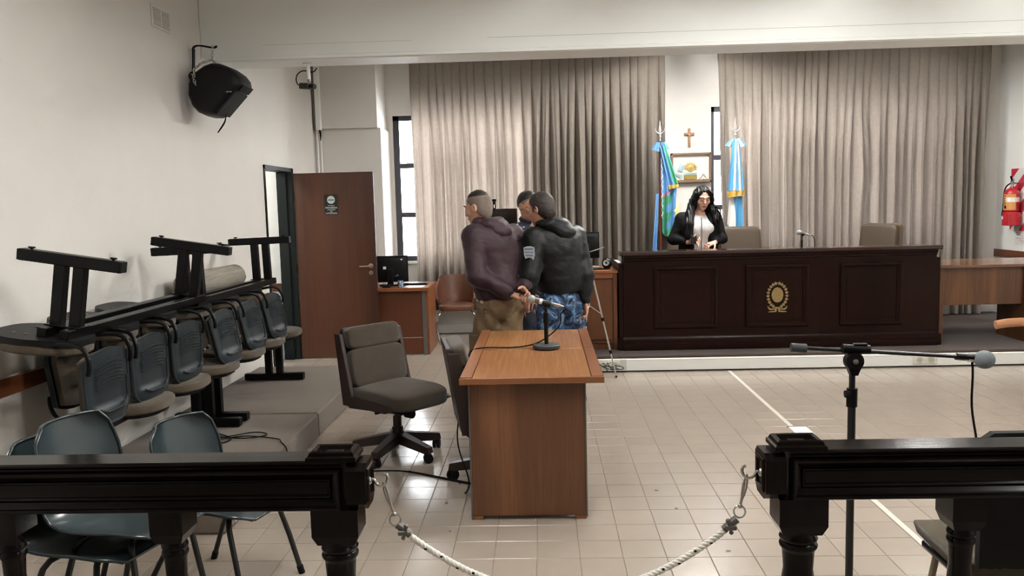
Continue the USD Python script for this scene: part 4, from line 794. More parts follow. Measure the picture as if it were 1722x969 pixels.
# ================================================================== people
M_SKIN = mat('skin_light', '#b98a74', rough=.5, var=.06, vscale=30); M_SKIN2 = mat('skin_warm', '#b3836b', rough=.5, var=.06, vscale=30)
def wrinkle(sc, amp, seed, st=(1, 1, 1)):
    return lambda P: amp * (meshkit.fbm(P * np.array(st) * sc, 3, seed) - .5) * 2
def basis(fwd, up=(0, 0, 1)):
    f = unit(V(*fwd)); l = unit(np.cross(V(*up), f)); u = np.cross(f, l); return np.c_[l, f, u]     # columns: left, forward, up
def hand(S, w, d, n, thumb, curl=.5, sc=1.0):
    """w wrist, d pointing along the palm, n the way the palm faces, thumb the way the thumb lies"""
    w, d = V(*w), unit(V(*d)); n = V(*n); n = unit(n - d * np.dot(n, d)); s = np.cross(d, n); s = s if np.dot(s, thumb) > 0 else -s
    for o in (-.024, -.008, .008, .024): S.cone(w + d * .012 * sc + s * o * .6 * sc, w + d * .085 * sc + s * o * sc, .0135 * sc, .0115 * sc, .008)
    for o, L in zip((.029, .0105, -.009, -.027), (.072, .080, .074, .058)):
        p = w + d * .088 * sc + s * o * sc; a = curl * .35; r = .0086 * sc
        for q in (.45, .32, .25):
            dd = d * math.cos(a) + n * math.sin(a); e = p + dd * L * q * sc; S.cone(p, e, r, r * .92, .004); p = e; a += curl * 1.0; r *= .93
    p = w + d * .028 * sc + s * .024 * sc; t = unit(d * .62 + s * .7 + n * .25)
    for q, r, b in ((.042, .0115, 0), (.032, .0098, .35), (.024, .009, .45)): t = unit(t + n * b * curl + d * b * .5); e = p + t * q * sc; S.cone(p, e, r * sc, r * .92 * sc, .008); p = e
def head_parts(S, c, H, sc=1.0, male=True):
    """H: columns left, forward, up of the head"""
    P = lambda x, y, z: c + H @ (V(x, y, z) * sc); e = lambda x, y, z, a, b, d, k=.02, sub=False: S.ell(P(x, y, z), V(a, b, d) * sc, k, H, sub)
    e(0, -.012, .035, .075, .094, .086); e(0, .028, -.02, .064, .066, .085, .03); e(0, .042, -.072, .045 if male else .038, .046, .042, .025); e(0, .072, -.098, .022 if male else .017, .018, .016, .018)
    S.cone(P(0, .092, .022), P(0, .111, -.022), .008 * sc, .0125 * sc, .012); e(0, .103, -.028, .016, .010, .008, .01)
    for s in (-1, 1):
        e(s * .031, .103, .013, .019, .014, .012, .012, True); e(s * .03, .078, .012, .0145, .0145, .0135, .006); S.cone(P(s * .012, .094, .034), P(s * .05, .078, .036), .0075 * sc, .007 * sc, .014); e(s * .047, .062, -.022, .02, .02, .018, .02)
        e(s * .076, -.008, -.002, .010, .020, .031, .008); e(s * .083, -.002, .0, .006, .010, .018, .005, True)
    e(0, .087, -.058, .024, .014, .007, .008); e(0, .085, -.068, .021, .013, .008, .008)
    return P
def person(name, label, base, J, skin, top, legs, shoe, hair, h=.0058, male=True, fem=0, belly=0):
    """J: joints in world coordinates; top/legs/shoe/hair: (material, builder) given below"""
    t = Thing(name, label, 'person', base); J = {k: (V(*v) if np.ndim(v) == 1 else v) for k, v in J.items()}; B, H = J['B'], J['H']
    S = SDF(); S.ell(J['pelvis'], (.158, .115, .13), .05, B).ell((J['pelvis'] + J['chest']) / 2, (.138, .105, .17), .05, B).ell(J['chest'], (.165, .118, .18), .05, B).cone(J['shL'], J['shR'], .055, .055, .05).cone(J['neck'], J['head'] + H @ V(0, -.015, -.04), .056 if male else .046, .05 if male else .042, .03)
    for s in 'LR':
        S.chain([J['sh' + s], J['el' + s], J['wr' + s]], [.052, .041, .026], .02); hand(S, J['wr' + s], J['hd' + s], J['hn' + s], J['ht' + s], J.get('curl' + s, .6))
        S.chain([J['hip' + s], J['kn' + s], J['an' + s]], [.088, .056, .042], .03); S.cone(J['an' + s], J['toe' + s], .038, .03, .02)
    P = head_parts(S, J['head'], H, 1.0, male); body = t.add('body', S.mesh(h), skin, world=True, smooth=True)
    # brows, lids, lips
    M_BROW = mat('brow_hair', '#1a1210', rough=.8); M_LIP = mat('lips', '#8d5148', rough=.45)
    for s in (-1, 1):
        t.add('eyebrow', tube(smooth_path([P(s * .014, .1035, .036), P(s * .032, .1, .042), P(s * .052, .084, .036)], 10), .0032 if male else .0026, 6), M_BROW, parent=body, world=True)
        if J.get('lids'): t.add('eyelash', tube(smooth_path([P(s * .017, .0935, .004), P(s * .03, .0955, .0005), P(s * .044, .087, .004)], 10), .0022, 6), M_BROW, parent=body, world=True)
        else: t.add('eye', [ball(P(s * .03, .0855, .012), .0085, 2)], mat('eye_white', '#c9c2ba', rough=.2), parent=body, world=True, smooth=True); t.add('iris', ball(P(s * .03, .0912, .012), .0042, 1), M_BROW, parent=body, world=True)
    t.add('lips', [tube(smooth_path([P(-.021, .090, -.062), P(-.007, .0995, -.0585), P(.007, .0995, -.0585), P(.021, .090, -.062)], 10), [.0015, .003, .0038, .004, .0042, .0042, .004, .0038, .003, .0015], 6), tube(smooth_path([P(-.018, .091, -.0645), P(0, .0985, -.067), P(.018, .091, -.0645)], 10), .0036, 6)], M_LIP, parent=body, world=True, smooth=True)
    return t, J, P
def legs_of(t, J, m, name='trousers', r=(.105, .08, .07), seed=3, low=.05, top=None, h=.0075):
    S = SDF(); S.ell(J['pelvis'] + (0, 0, -.02), (.178, .135, .14), .05, J['B'])
    for s in 'LR': S.chain([J['hip' + s], J['kn' + s], J['an' + s] + V(0, 0, -.02)], [r[0], r[1], r[2]], .014)
    if top is not None: S.half((0, 0, top), (0, 0, 1))
    return t.add(name, S.mesh(h, lambda P: wrinkle(9, .013, seed, (1, 1, .8))(P) + .005 * np.sin(P[:, 2] * 45 + 40 * P[:, 0] + 7 * meshkit.noise(P * 6, seed))), m, world=True, smooth=True)
def shoes_of(t, J, m, z):
    for s in 'LR':
        a, b = J['an' + s], J['toe' + s]; S = SDF(); S.cone(V(a[0], a[1], z + .05), V(b[0], b[1], z + .035), .047, .034, .03).cone(V(a[0], a[1], z + .05), V(a[0], a[1], z + .13), .046, .05, .02).half((0, 0, z), (0, 0, -1)); t.add('shoe', S.mesh(.008), m, world=True, smooth=50)

# ---- man in the burgundy jacket
B = basis((-.62, .78, 0)); Bt = basis((-.62, .78, -.10)); Hd = basis((-.86, .40, -.22))
J1 = dict(B=Bt, H=Hd, pelvis=(-.325, 6.10, .93), chest=(-.365, 6.13, 1.30), neck=(-.415, 6.16, 1.485), head=(-.465, 6.14, 1.618), shL=(-.495, 6.03, 1.415), shR=(-.22, 6.27, 1.405), elL=(-.475, 5.93, 1.13), elR=(-.10, 6.20, 1.14), wrL=(-.235, 5.925, 1.0), wrR=(-.145, 5.975, 1.035),
          hdL=(.95, .02, -.30), hnL=(-.2, -.3, .9), htL=(.2, -.8, .5), hdR=(.35, -.75, -.3), hnR=(-.5, -.5, -.6), htR=(.1, .3, .9), hipL=(-.40, 6.04, .88), hipR=(-.25, 6.15, .88), knL=(-.475, 6.12, .50), knR=(-.25, 6.06, .48), anL=(-.50, 6.20, .09), anR=(-.215, 5.95, .09), toeL=(-.62, 6.33, .04), toeR=(-.31, 6.06, .04), curlL=.8, curlR=.9)
t1, J1, P1 = person('person', 'man in a burgundy hooded jacket with hands held behind his back', (-.33, 6.1, 0), J1, M_SKIN, None, None, None, None)
M_BURG = mat('burgundy_cloth', '#2b171f', rough=.6, spec=.35, var=.16, vscale=9, bump=.15, bscale=220, sheen=.1)
S = SDF(); S.ell(J1['pelvis'] + (0, 0, .08), (.19, .155, .13), .05, Bt).ell((J1['pelvis'] + J1['chest']) / 2, (.19, .16, .2), .06, Bt).ell(J1['chest'], (.205, .165, .2), .06, Bt).cone(J1['shL'], J1['shR'], .085, .085, .06)
S.half((-.33, 6.1, .90), (0.08, 0.05, -1))
for s in 'LR': S.chain([J1['sh' + s], J1['el' + s], J1['wr' + s] * .9 + J1['el' + s] * .1], [.086, .072, .050], .02)
jk1 = t1.add('jacket', S.mesh(.0065, lambda P: wrinkle(7, .014, 21, (1, 1, .9))(P) + wrinkle(15, .004, 22, (1, 1, 1.6))(P) + .006 * np.sin(P[:, 2] * 38 + P[:, 0] * 55 + 6 * meshkit.noise(P * 5, 4)) * np.clip((1.22 - P[:, 2]) * 4, 0, 1)), M_BURG, world=True, smooth=True)
S = SDF(); S.ell(J1['neck'] + (.055, -.05, .0), (.125, .085, .062), .04, basis((-.62, .78, -.3))).ell(J1['neck'] + (.12, -.085, -.045), (.085, .055, .05), .05, basis((-.62, .78, .2))).cone(J1['neck'] + (-.05, -.06, .02), J1['neck'] + (.09, .08, .02), .05, .05, .04); S.ell(J1['neck'] + (-.03, .02, .09), (.078, .085, .07), .02, Hd, True)
t1.add('hood', S.mesh(.006, wrinkle(14, .008, 5)), M_BURG, parent=jk1, world=True, smooth=True)
t1.add('yoke_seam', tube(smooth_path([(-.50, 5.955, 1.40), (-.36, 5.97, 1.365), (-.22, 6.10, 1.37), (-.13, 6.2, 1.40)], 20), .004, 6), M_BURG, parent=jk1, world=True)
M_KHAKI = mat('khaki_cloth', '#6b573e', rough=.85, var=.16, vscale=10, bump=.3, bscale=300); tr1 = legs_of(t1, J1, M_KHAKI, r=(.10, .092, .085), seed=8)
t1.add('cargo_pocket', [xf(rbox(-.06, .06, -.012, .02, -.08, .08, .012), (-.515, 6.03, .62), (0, 0, -50))], M_KHAKI, parent=tr1, world=True)
shoes_of(t1, J1, mat('dark_shoe', '#171312', rough=.5), 0)
M_STUB = mat('shaved_hair', '#6e625a', rough=.85, var=.12, vscale=90); M_HAIRB = mat('dark_hair', '#17110f', rough=.55, bump=.5, bscale=260, stretch=(1, 1, .3))
def cap_hair(c, H, r, cut, n, k=.02, low=None, extra=None):
    S = SDF(); S.ell(c + H @ V(0, -.012, .035), r, .02, H)
    if extra: extra(S)
    S.half(c + H @ V(*cut), H @ V(*n)); 
    if low is not None: S.half(c + H @ V(*low[0]), H @ V(*low[1]))
    return S.mesh(.0045, wrinkle(60, .0022, 3))
t1.add('shaved_sides', cap_hair(J1['head'], Hd, (.0775, .0965, .0885), (0, .03, .02), (0, .75, -.62), extra=lambda S: S.ell(J1['head'] + Hd @ V(0, -.035, -.03), (.066, .066, .075), .03, Hd)), M_STUB, world=True, smooth=True)
t1.add('hair', cap_hair(J1['head'], Hd, (.077, .098, .098), (0, 0, .085), (0, .1, -1)), M_HAIRB, world=True, smooth=True)
# ---- man in the black jacket with the sleeve badge
Bt = basis((-.60, .80, -.06)); Hd = basis((-.80, .55, -.22))
J2 = dict(B=Bt, H=Hd, pelvis=(.135, 6.30, .92), chest=(.105, 6.28, 1.28), neck=(.045, 6.27, 1.465), head=(-.005, 6.24, 1.598), shL=(-.055, 6.18, 1.385), shR=(.245, 6.40, 1.375), elL=(-.10, 6.07, 1.11), elR=(.315, 6.31, 1.10), wrL=(-.11, 6.12, .96), wrR=(.315, 6.27, .905),
          hdL=(-.3, .1, -.9), hnL=(.3, .9, 0), htL=(-.9, .2, .1), hdR=(.05, -.1, -1), hnR=(-.75, -.2, 0), htR=(-.3, .9, 0), hipL=(.06, 6.23, .88), hipR=(.215, 6.34, .88), knL=(.02, 6.26, .49), knR=(.215, 6.33, .49), anL=(.02, 6.2, .09), anR=(.23, 6.26, .09), toeL=(-.08, 6.33, .04), toeR=(.13, 6.4, .04), curlL=.9, curlR=.75)
t2, J2, P2 = person('person', 'man in a black hooded jacket with a pale shield badge on his sleeve', (.12, 6.3, 0), J2, M_SKIN2, None, None, None, None)
M_BLKJ = mat('black_jacket', '#07090a', rough=.5, spec=.24, var=.12, vscale=8, bump=.12, bscale=200, sheen=.08)
S = SDF(); S.ell(J2['pelvis'] + (0, 0, .11), (.192, .15, .10), .05, Bt).ell((J2['pelvis'] + J2['chest']) / 2 + (0, 0, .02), (.20, .165, .18), .06, Bt).ell(J2['chest'], (.215, .17, .2), .06, Bt).cone(J2['shL'], J2['shR'], .09, .09, .06)
S.half((0, 0, .975), (0, 0, -1))
for s in 'LR': S.chain([J2['sh' + s], J2['el' + s], J2['wr' + s] * .92 + J2['el' + s] * .08], [.088, .072, .050], .016)
jk2 = t2.add('jacket', S.mesh(.0065, lambda P: wrinkle(7, .013, 33)(P) + wrinkle(15, .004, 34, (1, 1, 1.6))(P) + .005 * np.sin(P[:, 2] * 60 + 5 * meshkit.noise(P * 6, 2)) * np.clip((1.12 - P[:, 2]) * 5, 0, 1)), M_BLKJ, world=True, smooth=True)
S = SDF(); S.ell(J2['neck'] + (.06, -.045, .01), (.125, .085, .062), .04, basis((-.6, .8, -.3))).ell(J2['neck'] + (.125, -.075, -.04), (.09, .06, .052), .05, basis((-.6, .8, .2))).cone(J2['neck'] + (-.05, -.04, .02), J2['neck'] + (.1, .08, .02), .05, .05, .04); S.ell(J2['neck'] + (-.03, .02, .09), (.078, .085, .07), .02, Hd, True)
t2.add('hood', S.mesh(.006, wrinkle(14, .008, 15)), M_BLKJ, parent=jk2, world=True, smooth=True)
sb = smooth_path([(-.042, .05), (-.015, .058), (.015, .058), (.042, .05)], 8); shield = Polygon([*sb, (.043, -.005), (.03, -.045), (0, -.068), (-.03, -.045), (-.043, -.005)])
bd = prism(shield, .004, 'xz', 0); M_BADGE = mat('badge_cloth', '#b9c3cc', rough=.7); M_BADGED = mat('badge_print', '#6c7f96', rough=.7)
bp = V(-.098, 6.045, 1.275); brot = (6, 0, -24); bg = t2.add('sleeve_badge', xf(bd, bp, brot), M_BADGE, parent=jk2, world=True, smooth=False, label='pale shield badge on the left sleeve')
t2.add('sleeve_badge_print', [xf(prism(g, .002, 'xz', -.0015), bp, brot) for g in (rrect(-.034, .034, .034, .046, .003), rrect(-.03, .03, -.012, -.004, .002), rrect(-.034, .034, .012, .018, .002), rrect(-.02, .02, -.04, -.034, .002))], M_BADGED, parent=jk2, world=True, smooth=False)
def camo_extra(n, L):
    n['v'] = ('noise_texture', {'scale': 13., 'detail': 3., 'roughness': .6, 'distortion': .8}); n['vr'] = ('rgb_ramp', {'ramp': [(.0, lin('#0c1220')), (.42, lin('#10192b')), (.43, lin('#27405f')), (.53, lin('#2f4c70')), (.54, lin('#5c7893')), (.62, lin('#6b88a3')), (.63, lin('#18253c')), (1, lin('#0f1829'))]})
    L += [('m.vector', 'v.vector'), ('v.fac', 'vr.fac'), ('vr.color', 'p.base_color')]
M_CAMO = mat('blue_camouflage', '#27405f', rough=.85, bump=.3, bscale=300, extra=camo_extra); legs_of(t2, J2, M_CAMO, r=(.112, .092, .08), seed=12)
shoes_of(t2, J2, mat('dark_boot', '#121110', rough=.5), 0)
M_HAIRD = mat('brown_hair', '#241a17', rough=.6, bump=.5, bscale=260, stretch=(1, 1, .3))
t2.add('hair', cap_hair(J2['head'], Hd, (.083, .104, .098), (0, .028, .02), (0, .78, -.5), extra=lambda S: S.ell(J2['head'] + Hd @ V(0, -.045, -.02), (.07, .068, .075), .03, Hd)), M_HAIRD, world=True, smooth=True)
t2.add('sideburn', [tube(smooth_path([J2['head'] + Hd @ V(s * .076, .016, .03), J2['head'] + Hd @ V(s * .075, .018, -.012)], 6), .008, 8) for s in (-1, 1)], M_HAIRD, world=True, smooth=True)

# ---- officer in navy behind them
Bt = basis((.62, -.78, 0)); Hd = basis((.66, -.75, -.12))
J3 = dict(B=Bt, H=Hd, pelvis=(-.10, 6.98, .93), chest=(-.11, 6.98, 1.30), neck=(-.11, 6.97, 1.475), head=(-.112, 6.93, 1.618), shL=(.0, 7.12, 1.41), shR=(-.225, 6.84, 1.405), elL=(.06, 7.15, 1.12), elR=(-.27, 6.80, 1.12), wrL=(.12, 7.02, .93), wrR=(-.16, 6.70, .94),
          hdL=(.3, -.2, -.9), hnL=(-.5, .5, 0), htL=(.6, -.6, 0), hdR=(.4, -.1, -.9), hnR=(.5, .6, 0), htR=(.6, -.6, 0), hipL=(-.04, 7.05, .88), hipR=(-.16, 6.91, .88), knL=(-.03, 7.04, .49), knR=(-.14, 6.89, .49), anL=(-.04, 7.06, .09), anR=(-.16, 6.92, .09), toeL=(.06, 6.97, .04), toeR=(-.05, 6.83, .04))
t3, J3, P3 = person('person', 'officer in a navy shirt standing half hidden behind the two men', (-.1, 6.98, 0), J3, M_SKIN2, None, None, None, None)
M_NAVY = mat('navy_cloth', '#171d2e', rough=.75, var=.1, vscale=9, bump=.2, bscale=260)
S = SDF(); S.ell(J3['pelvis'] + (0, 0, .02), (.178, .14, .12), .05, Bt).ell((J3['pelvis'] + J3['chest']) / 2, (.172, .138, .2), .06, Bt).ell(J3['chest'], (.19, .145, .2), .06, Bt).cone(J3['shL'], J3['shR'], .072, .072, .06)
S.cone(J3['neck'] + (.03, -.03, .05), J3['neck'] + (.12, -.12, -.10), .045, .02, .02, True); S.half((0, 0, .86), (0, 0, -1))
for s in 'LR': S.chain([J3['sh' + s], J3['el' + s], J3['wr' + s] * .9 + J3['el' + s] * .1], [.075, .062, .045], .03)
sh3 = t3.add('shirt', S.mesh(.007, wrinkle(8, .01, 41)), M_NAVY, world=True, smooth=True)
S = SDF(); a = np.linspace(.5, 2 * PI - .5, 16); cc = [J3['neck'] + Bt @ V(.066 * math.sin(x), .062 * math.cos(x), .03 - .02 * math.cos(x)) for x in a]; S.chain(cc, [.016] * 16, .01); t3.add('collar', S.mesh(.005), M_NAVY, parent=sh3, world=True, smooth=True)
M_PIN = mat('white_pin', '#d5d8dc', rough=.4); t3.add('shoulder_pin', [xf(rbox(-.012, .012, -.006, .006, -.004, .004, .003), (-.205, 6.80, 1.474), (0, -20, 20)), xf(rbox(-.008, .008, -.006, .006, -.005, .005, .003), (-.15, 6.80, 1.452))], M_PIN, parent=sh3, world=True)
legs_of(t3, J3, M_NAVY, r=(.1, .082, .074), seed=17); shoes_of(t3, J3, _mats['dark_boot'], 0)
t3.add('hair', cap_hair(J3['head'], Hd, (.08, .102, .098), (0, .02, .052), (0, .55, -.83)), M_HAIRB, world=True, smooth=True)
t3.add('shaved_sides', cap_hair(J3['head'], Hd, (.0775, .0965, .0885), (0, .02, .015), (0, .8, -.6)), M_STUB, world=True, smooth=True)

# ---- woman behind the bench
Bt = basis((.0, -1, -.04)); Hd = basis((.10, -1, -.34)); F0 = .15
J4 = dict(B=Bt, H=Hd, pelvis=(1.70, 9.17, 1.02), chest=(1.70, 9.16, 1.33), neck=(1.705, 9.15, 1.50), head=(1.735, 9.10, 1.655), shL=(1.885, 9.16, 1.435), shR=(1.525, 9.16, 1.435), elL=(1.955, 9.14, 1.215), elR=(1.43, 9.15, 1.215), wrL=(1.855, 8.99, 1.185), wrR=(1.555, 8.985, 1.19),
          hdL=(-.75, -.35, -.22), hnL=(-.3, .2, -.9), htL=(-.2, -.9, .1), hdR=(.8, -.35, -.02), hnR=(-.3, .6, .7), htR=(.1, -.4, .9), hipL=(1.79, 9.17, .94), hipR=(1.61, 9.17, .94), knL=(1.78, 9.15, .60), knR=(1.62, 9.15, .60), anL=(1.78, 9.19, .24), anR=(1.62, 9.19, .24), toeL=(1.79, 9.05, .18), toeR=(1.61, 9.05, .18), curlL=.5, curlR=.85, lids=True)
t4, J4, P4 = person('person', 'long-haired woman in a black blazer and white blouse looking down behind the bench', (1.7, 9.17, F0), J4, mat('skin_pale', '#cfa08b', rough=.5, var=.05, vscale=30), None, None, None, None, male=False)
M_BLOUSE = mat('white_blouse', '#d3d2d0', rough=.75, var=.04, vscale=12, bump=.2, bscale=300); M_BLAZER = mat('black_blazer', '#060607', spec=.15, rough=.8, var=.1, vscale=12, bump=.25, bscale=400)
S = SDF(); S.ell(J4['pelvis'], (.19, .14, .16), .05, Bt).ell((J4['pelvis'] + J4['chest']) / 2, (.172, .138, .2), .06, Bt).ell(J4['chest'] + (0, -.005, 0), (.18, .145, .16), .06, Bt).cone(J4['shL'], J4['shR'], .055, .055, .05).ell(J4['chest'] + (.075, -.09, .0), (.075, .075, .08), .05).ell(J4['chest'] + (-.075, -.09, .0), (.075, .075, .08), .05)
S.cone(J4['neck'] + (0, -.09, .06), J4['neck'] + (0, -.12, -.045), .06, .02, .015, True).ell(J4['neck'] + (0, 0, .035), (.11, .085, .06), .012, None, True); S.half((0, 0, .90), (0, 0, -1)); bl4 = t4.add('blouse', S.mesh(.006, wrinkle(8, .006, 51)), M_BLOUSE, world=True, smooth=True)
t4.add('zip', tube(smooth_path([(1.706, 9.012, 1.452), (1.706, 8.985, 1.38), (1.706, 8.982, 1.30), (1.706, 9.0, 1.18), (1.706, 9.01, 1.05)], 24), .0035, 6), mat('zip_grey', '#54524f', rough=.4, metal=.6), parent=bl4, world=True)
S = SDF(); S.ell(J4['pelvis'], (.225, .17, .17), .05, Bt).ell((J4['pelvis'] + J4['chest']) / 2, (.215, .165, .21), .06, Bt).ell(J4['chest'], (.215, .17, .18), .06, Bt).cone(J4['shL'], J4['shR'], .072, .072, .05)
S.cone((1.706, 8.93, 1.47), (1.706, 8.92, 1.2), .10, .135, .02, True).cone((1.706, 8.92, 1.2), (1.706, 8.92, .9), .135, .155, .02, True).cone(J4['neck'] + (0, -.12, .06), J4['neck'] + (0, -.12, -.1), .10, .085, .02, True).ell(J4['neck'] + (0, -.02, .05), (.085, .09, .07), .02, None, True); S.half((0, 0, .88), (0, 0, -1))
for s in 'LR': S.chain([J4['sh' + s], J4['el' + s], J4['wr' + s] * .86 + J4['el' + s] * .14], [.070, .057, .042], .02)
bz = t4.add('blazer', S.mesh(.006, wrinkle(8, .010, 61)), M_BLAZER, world=True, smooth=True)
t4.add('white_cuff', [tube([J4['wrL'] * .95 + J4['elL'] * .05, J4['wrL'] * .72 + J4['elL'] * .28], [.038, .042, .046], 14)], M_BLOUSE, world=True, smooth=True)
legs_of(t4, J4, mat('black_trousers', '#101013', rough=.8), r=(.105, .075, .06), seed=19); shoes_of(t4, J4, _mats['dark_boot'], F0)
M_LONG = mat('long_black_hair', '#080606', rough=.42, spec=.22, bump=.6, bscale=160, stretch=(1, 1, .12)); hc = J4['head']
S = SDF(); S.ell(hc + Hd @ V(0, -.02, .036), (.092, .108, .10), .02, Hd).ell(hc + Hd @ V(0, -.065, -.05), (.09, .07, .11), .05, Hd)
for s, pts in ((1, [(.072, .035, .06), (.089, .028, -.01), (.092, .01, -.09)]), (-1, [(-.072, .035, .06), (-.089, .028, -.01), (-.095, .012, -.09)])): S.chain([hc + Hd @ V(*q) for q in pts], [.03, .03, .036], .03)
S.chain([hc + Hd @ V(.092, 0, -.07), (1.855, 9.085, 1.50), (1.875, 9.03, 1.41), (1.88, 9.02, 1.37)], [.036, .04, .032, .014], .02).chain([hc + Hd @ V(-.092, 0, -.07), (1.60, 9.075, 1.49), (1.575, 9.0, 1.38), (1.57, 8.985, 1.27), (1.585, 8.985, 1.20)], [.038, .046, .048, .04, .014], .02)
S.cone(hc + Hd @ V(.075, -.06, -.06), (1.845, 9.16, 1.47), .05, .05, .03).cone(hc + Hd @ V(-.075, -.06, -.06), (1.60, 9.16, 1.47), .05, .05, .03)
S.chain([hc + Hd @ V(0, -.09, -.06), (1.70, 9.27, 1.45), (1.70, 9.30, 1.25)], [.09, .085, .04], .04)
S.ell(hc + Hd @ V(0, .115, -.03), (.065, .085, .135), .012, Hd, True).ell(hc + Hd @ V(0, .11, .055), (.05, .06, .055), .012, Hd, True).ell(hc + Hd @ V(0, .10, -.12), (.085, .09, .075), .012, Hd, True)
hair4 = t4.add('hair', S.mesh(.0055, lambda P: .0035 * np.sin(P[:, 0] * 210 + 14 * meshkit.noise(P * 7, 6)) + wrinkle(30, .003, 9, (1, 1, .2))(P)), M_LONG, world=True, smooth=True)
st_ = []
for k in range(26):
    s = 1 if k % 2 else -1; o = RNG.uniform(-.03, .03); e = V(1.575 + o, 8.95 + RNG.uniform(-.01, .02), 1.24 + RNG.uniform(-.06, .08)) if s < 0 else V(1.88 + o * .6, 8.985 + RNG.uniform(-.01, .02), 1.41 + RNG.uniform(-.04, .04))
    st_.append(tube(smooth_path([hc + Hd @ V(s * .02 + o * .3, .045, .112), hc + Hd @ V(s * (.088 + .006 * abs(o) * 30), .045, .02), hc + Hd @ V(s * (.105 + abs(o)), .035, -.08), e + (0, 0, .12), e], 22), [.0035] * 18 + [.003, .0025, .002, .0012], 5))
t4.add('hair_strand', st_, M_LONG, parent=hair4, world=True, smooth=True, kind='stuff')
ph = Thing('phone', 'small black phone held in the woman\'s hand above the bench', 'phone', (1.606, 8.905, 1.222), (80, 0, 8)); ph.add('phone_body', rbox(-.034, .034, -.045, .045, -.008, .008, .007), M_MATTEBLACK); ph.add('screen', box(-.028, .028, -.038, .038, .0078, .0086, .0003), mat('dark_glass', '#030304', rough=.3, spec=.2))

# ================================================================== things on the walls
# loudspeaker hanging from a wall bracket by chains
lsb = Thing('speaker_bracket', 'black angled wall bracket carrying the loudspeaker', 'bracket', (-2.66, 6.50, 2.7))
lsb.add('wall_arm', bar((-2.685, 6.50, 2.62), (-2.665, 6.50, 2.90), .035, .012, up=(1, 0, 0), bev=.002), M_BLACK, world=True)
lsb.add('top_arm', [tube(smooth_path([(-2.672, 6.50, 2.885), (-2.66, 6.50, 2.912), (-2.63, 6.50, 2.921), (-2.485, 6.49, 2.915)], 20), .012, 8, flat=(1.3, .6))], M_BLACK, world=True)
lsb.add('fixing_plate', box(-2.70, -2.686, 6.47, 6.53, 2.60, 2.70, .002), M_BLACK, world=True)
sp = Thing('loudspeaker', 'black wedge-shaped loudspeaker hanging from chains near the beam', 'loudspeaker', (-2.42, 6.40, 2.5))
M_SPK = mat('speaker_black', '#060607', rough=.5, bump=.1, bscale=260, spec=.25)
# side outline in (x,z) facing down to the right, and pushed along y with rounded flanks
out = np.array([(-2.632, 2.60), (-2.60, 2.655), (-2.555, 2.70), (-2.50, 2.735), (-2.445, 2.752), (-2.385, 2.745), (-2.32, 2.718), (-2.265, 2.678), (-2.232, 2.632), (-2.226, 2.588), (-2.243, 2.560), (-2.30, 2.512), (-2.395, 2.418), (-2.435, 2.372), (-2.47, 2.360), (-2.52, 2.362), (-2.57, 2.385), (-2.615, 2.435), (-2.638, 2.51)])
cx_, cz_ = out.mean(0); rr = []
for y, s in ((-.17, .62), (-.168, .80), (-.15, .92), (-.11, .985), (-.05, 1.0), (.05, 1.0), (.11, .985), (.15, .92), (.168, .8), (.17, .62)): rr.append([(cx_ + (x - cx_) * s, 6.40 + y, cz_ + (z - cz_) * s) for x, z in out])
bd = sp.add('cabinet', skin(rr), M_SPK, world=True, smooth=32)
nrm = unit(V(.72, 0, -.69)); tan = V(.69, 0, .72); fc = V(-2.325, 6.40, 2.482)
g_ = [fc + tan * a + V(0, b, 0) + nrm * .006 for a, b in ((-.15, -.13), (.07, -.13), (.07, .13), (-.15, .13))]; sp.add('front_grille', hull(g_ + [q - nrm * .02 for q in g_]), mat('speaker_grille', '#08090a', rough=.8, bump=.8, bscale=900), parent=bd, world=True)
sp.add('horn_mouth', [hull([fc + tan * a + V(0, b, 0) + nrm * c for a, b, c in ((.085, -.11, .012), (.145, -.11, .012), (.145, .11, .012), (.085, .11, .012), (.095, -.1, -.02), (.135, -.1, -.02), (.135, .1, -.02), (.095, .1, -.02))])], M_MATTEBLACK, parent=bd, world=True)
sp.add('name_strip', [xf(bar((x, 0, 0), (x + .012, 0, .0), .001, .010 if k % 2 else .007), (-2.345 + 0, 6.232, 2.527), (0, 0, 0)) for k, x in enumerate((0, .016, .030, .044))], mat('badge_grey', '#8d8f92', rough=.4, metal=.5), parent=bd, world=True, smooth=False, kind='stuff')
sp.add('back_handle', tube(smooth_path([(-2.615, 6.33, 2.63), (-2.63, 6.31, 2.675), (-2.59, 6.30, 2.69), (-2.555, 6.31, 2.67), (-2.55, 6.33, 2.66)], 16), .007, 7), M_BLACK, parent=bd, world=True)
sp.add('cable_loop', tube(smooth_path([(-2.39, 6.36, 2.37), (-2.40, 6.35, 2.31), (-2.45, 6.35, 2.245), (-2.456, 6.35, 2.238), (-2.435, 6.35, 2.27), (-2.40, 6.36, 2.33), (-2.393, 6.37, 2.38)], 30), .0035, 6), M_MATTEBLACK, world=True)
sp.add('back_cable', tube(smooth_path([(-2.60, 6.42, 2.52), (-2.665, 6.44, 2.56), (-2.672, 6.46, 2.63), (-2.64, 6.46, 2.68), (-2.60, 6.42, 2.66)], 20), .005, 6), M_MATTEBLACK, world=True)
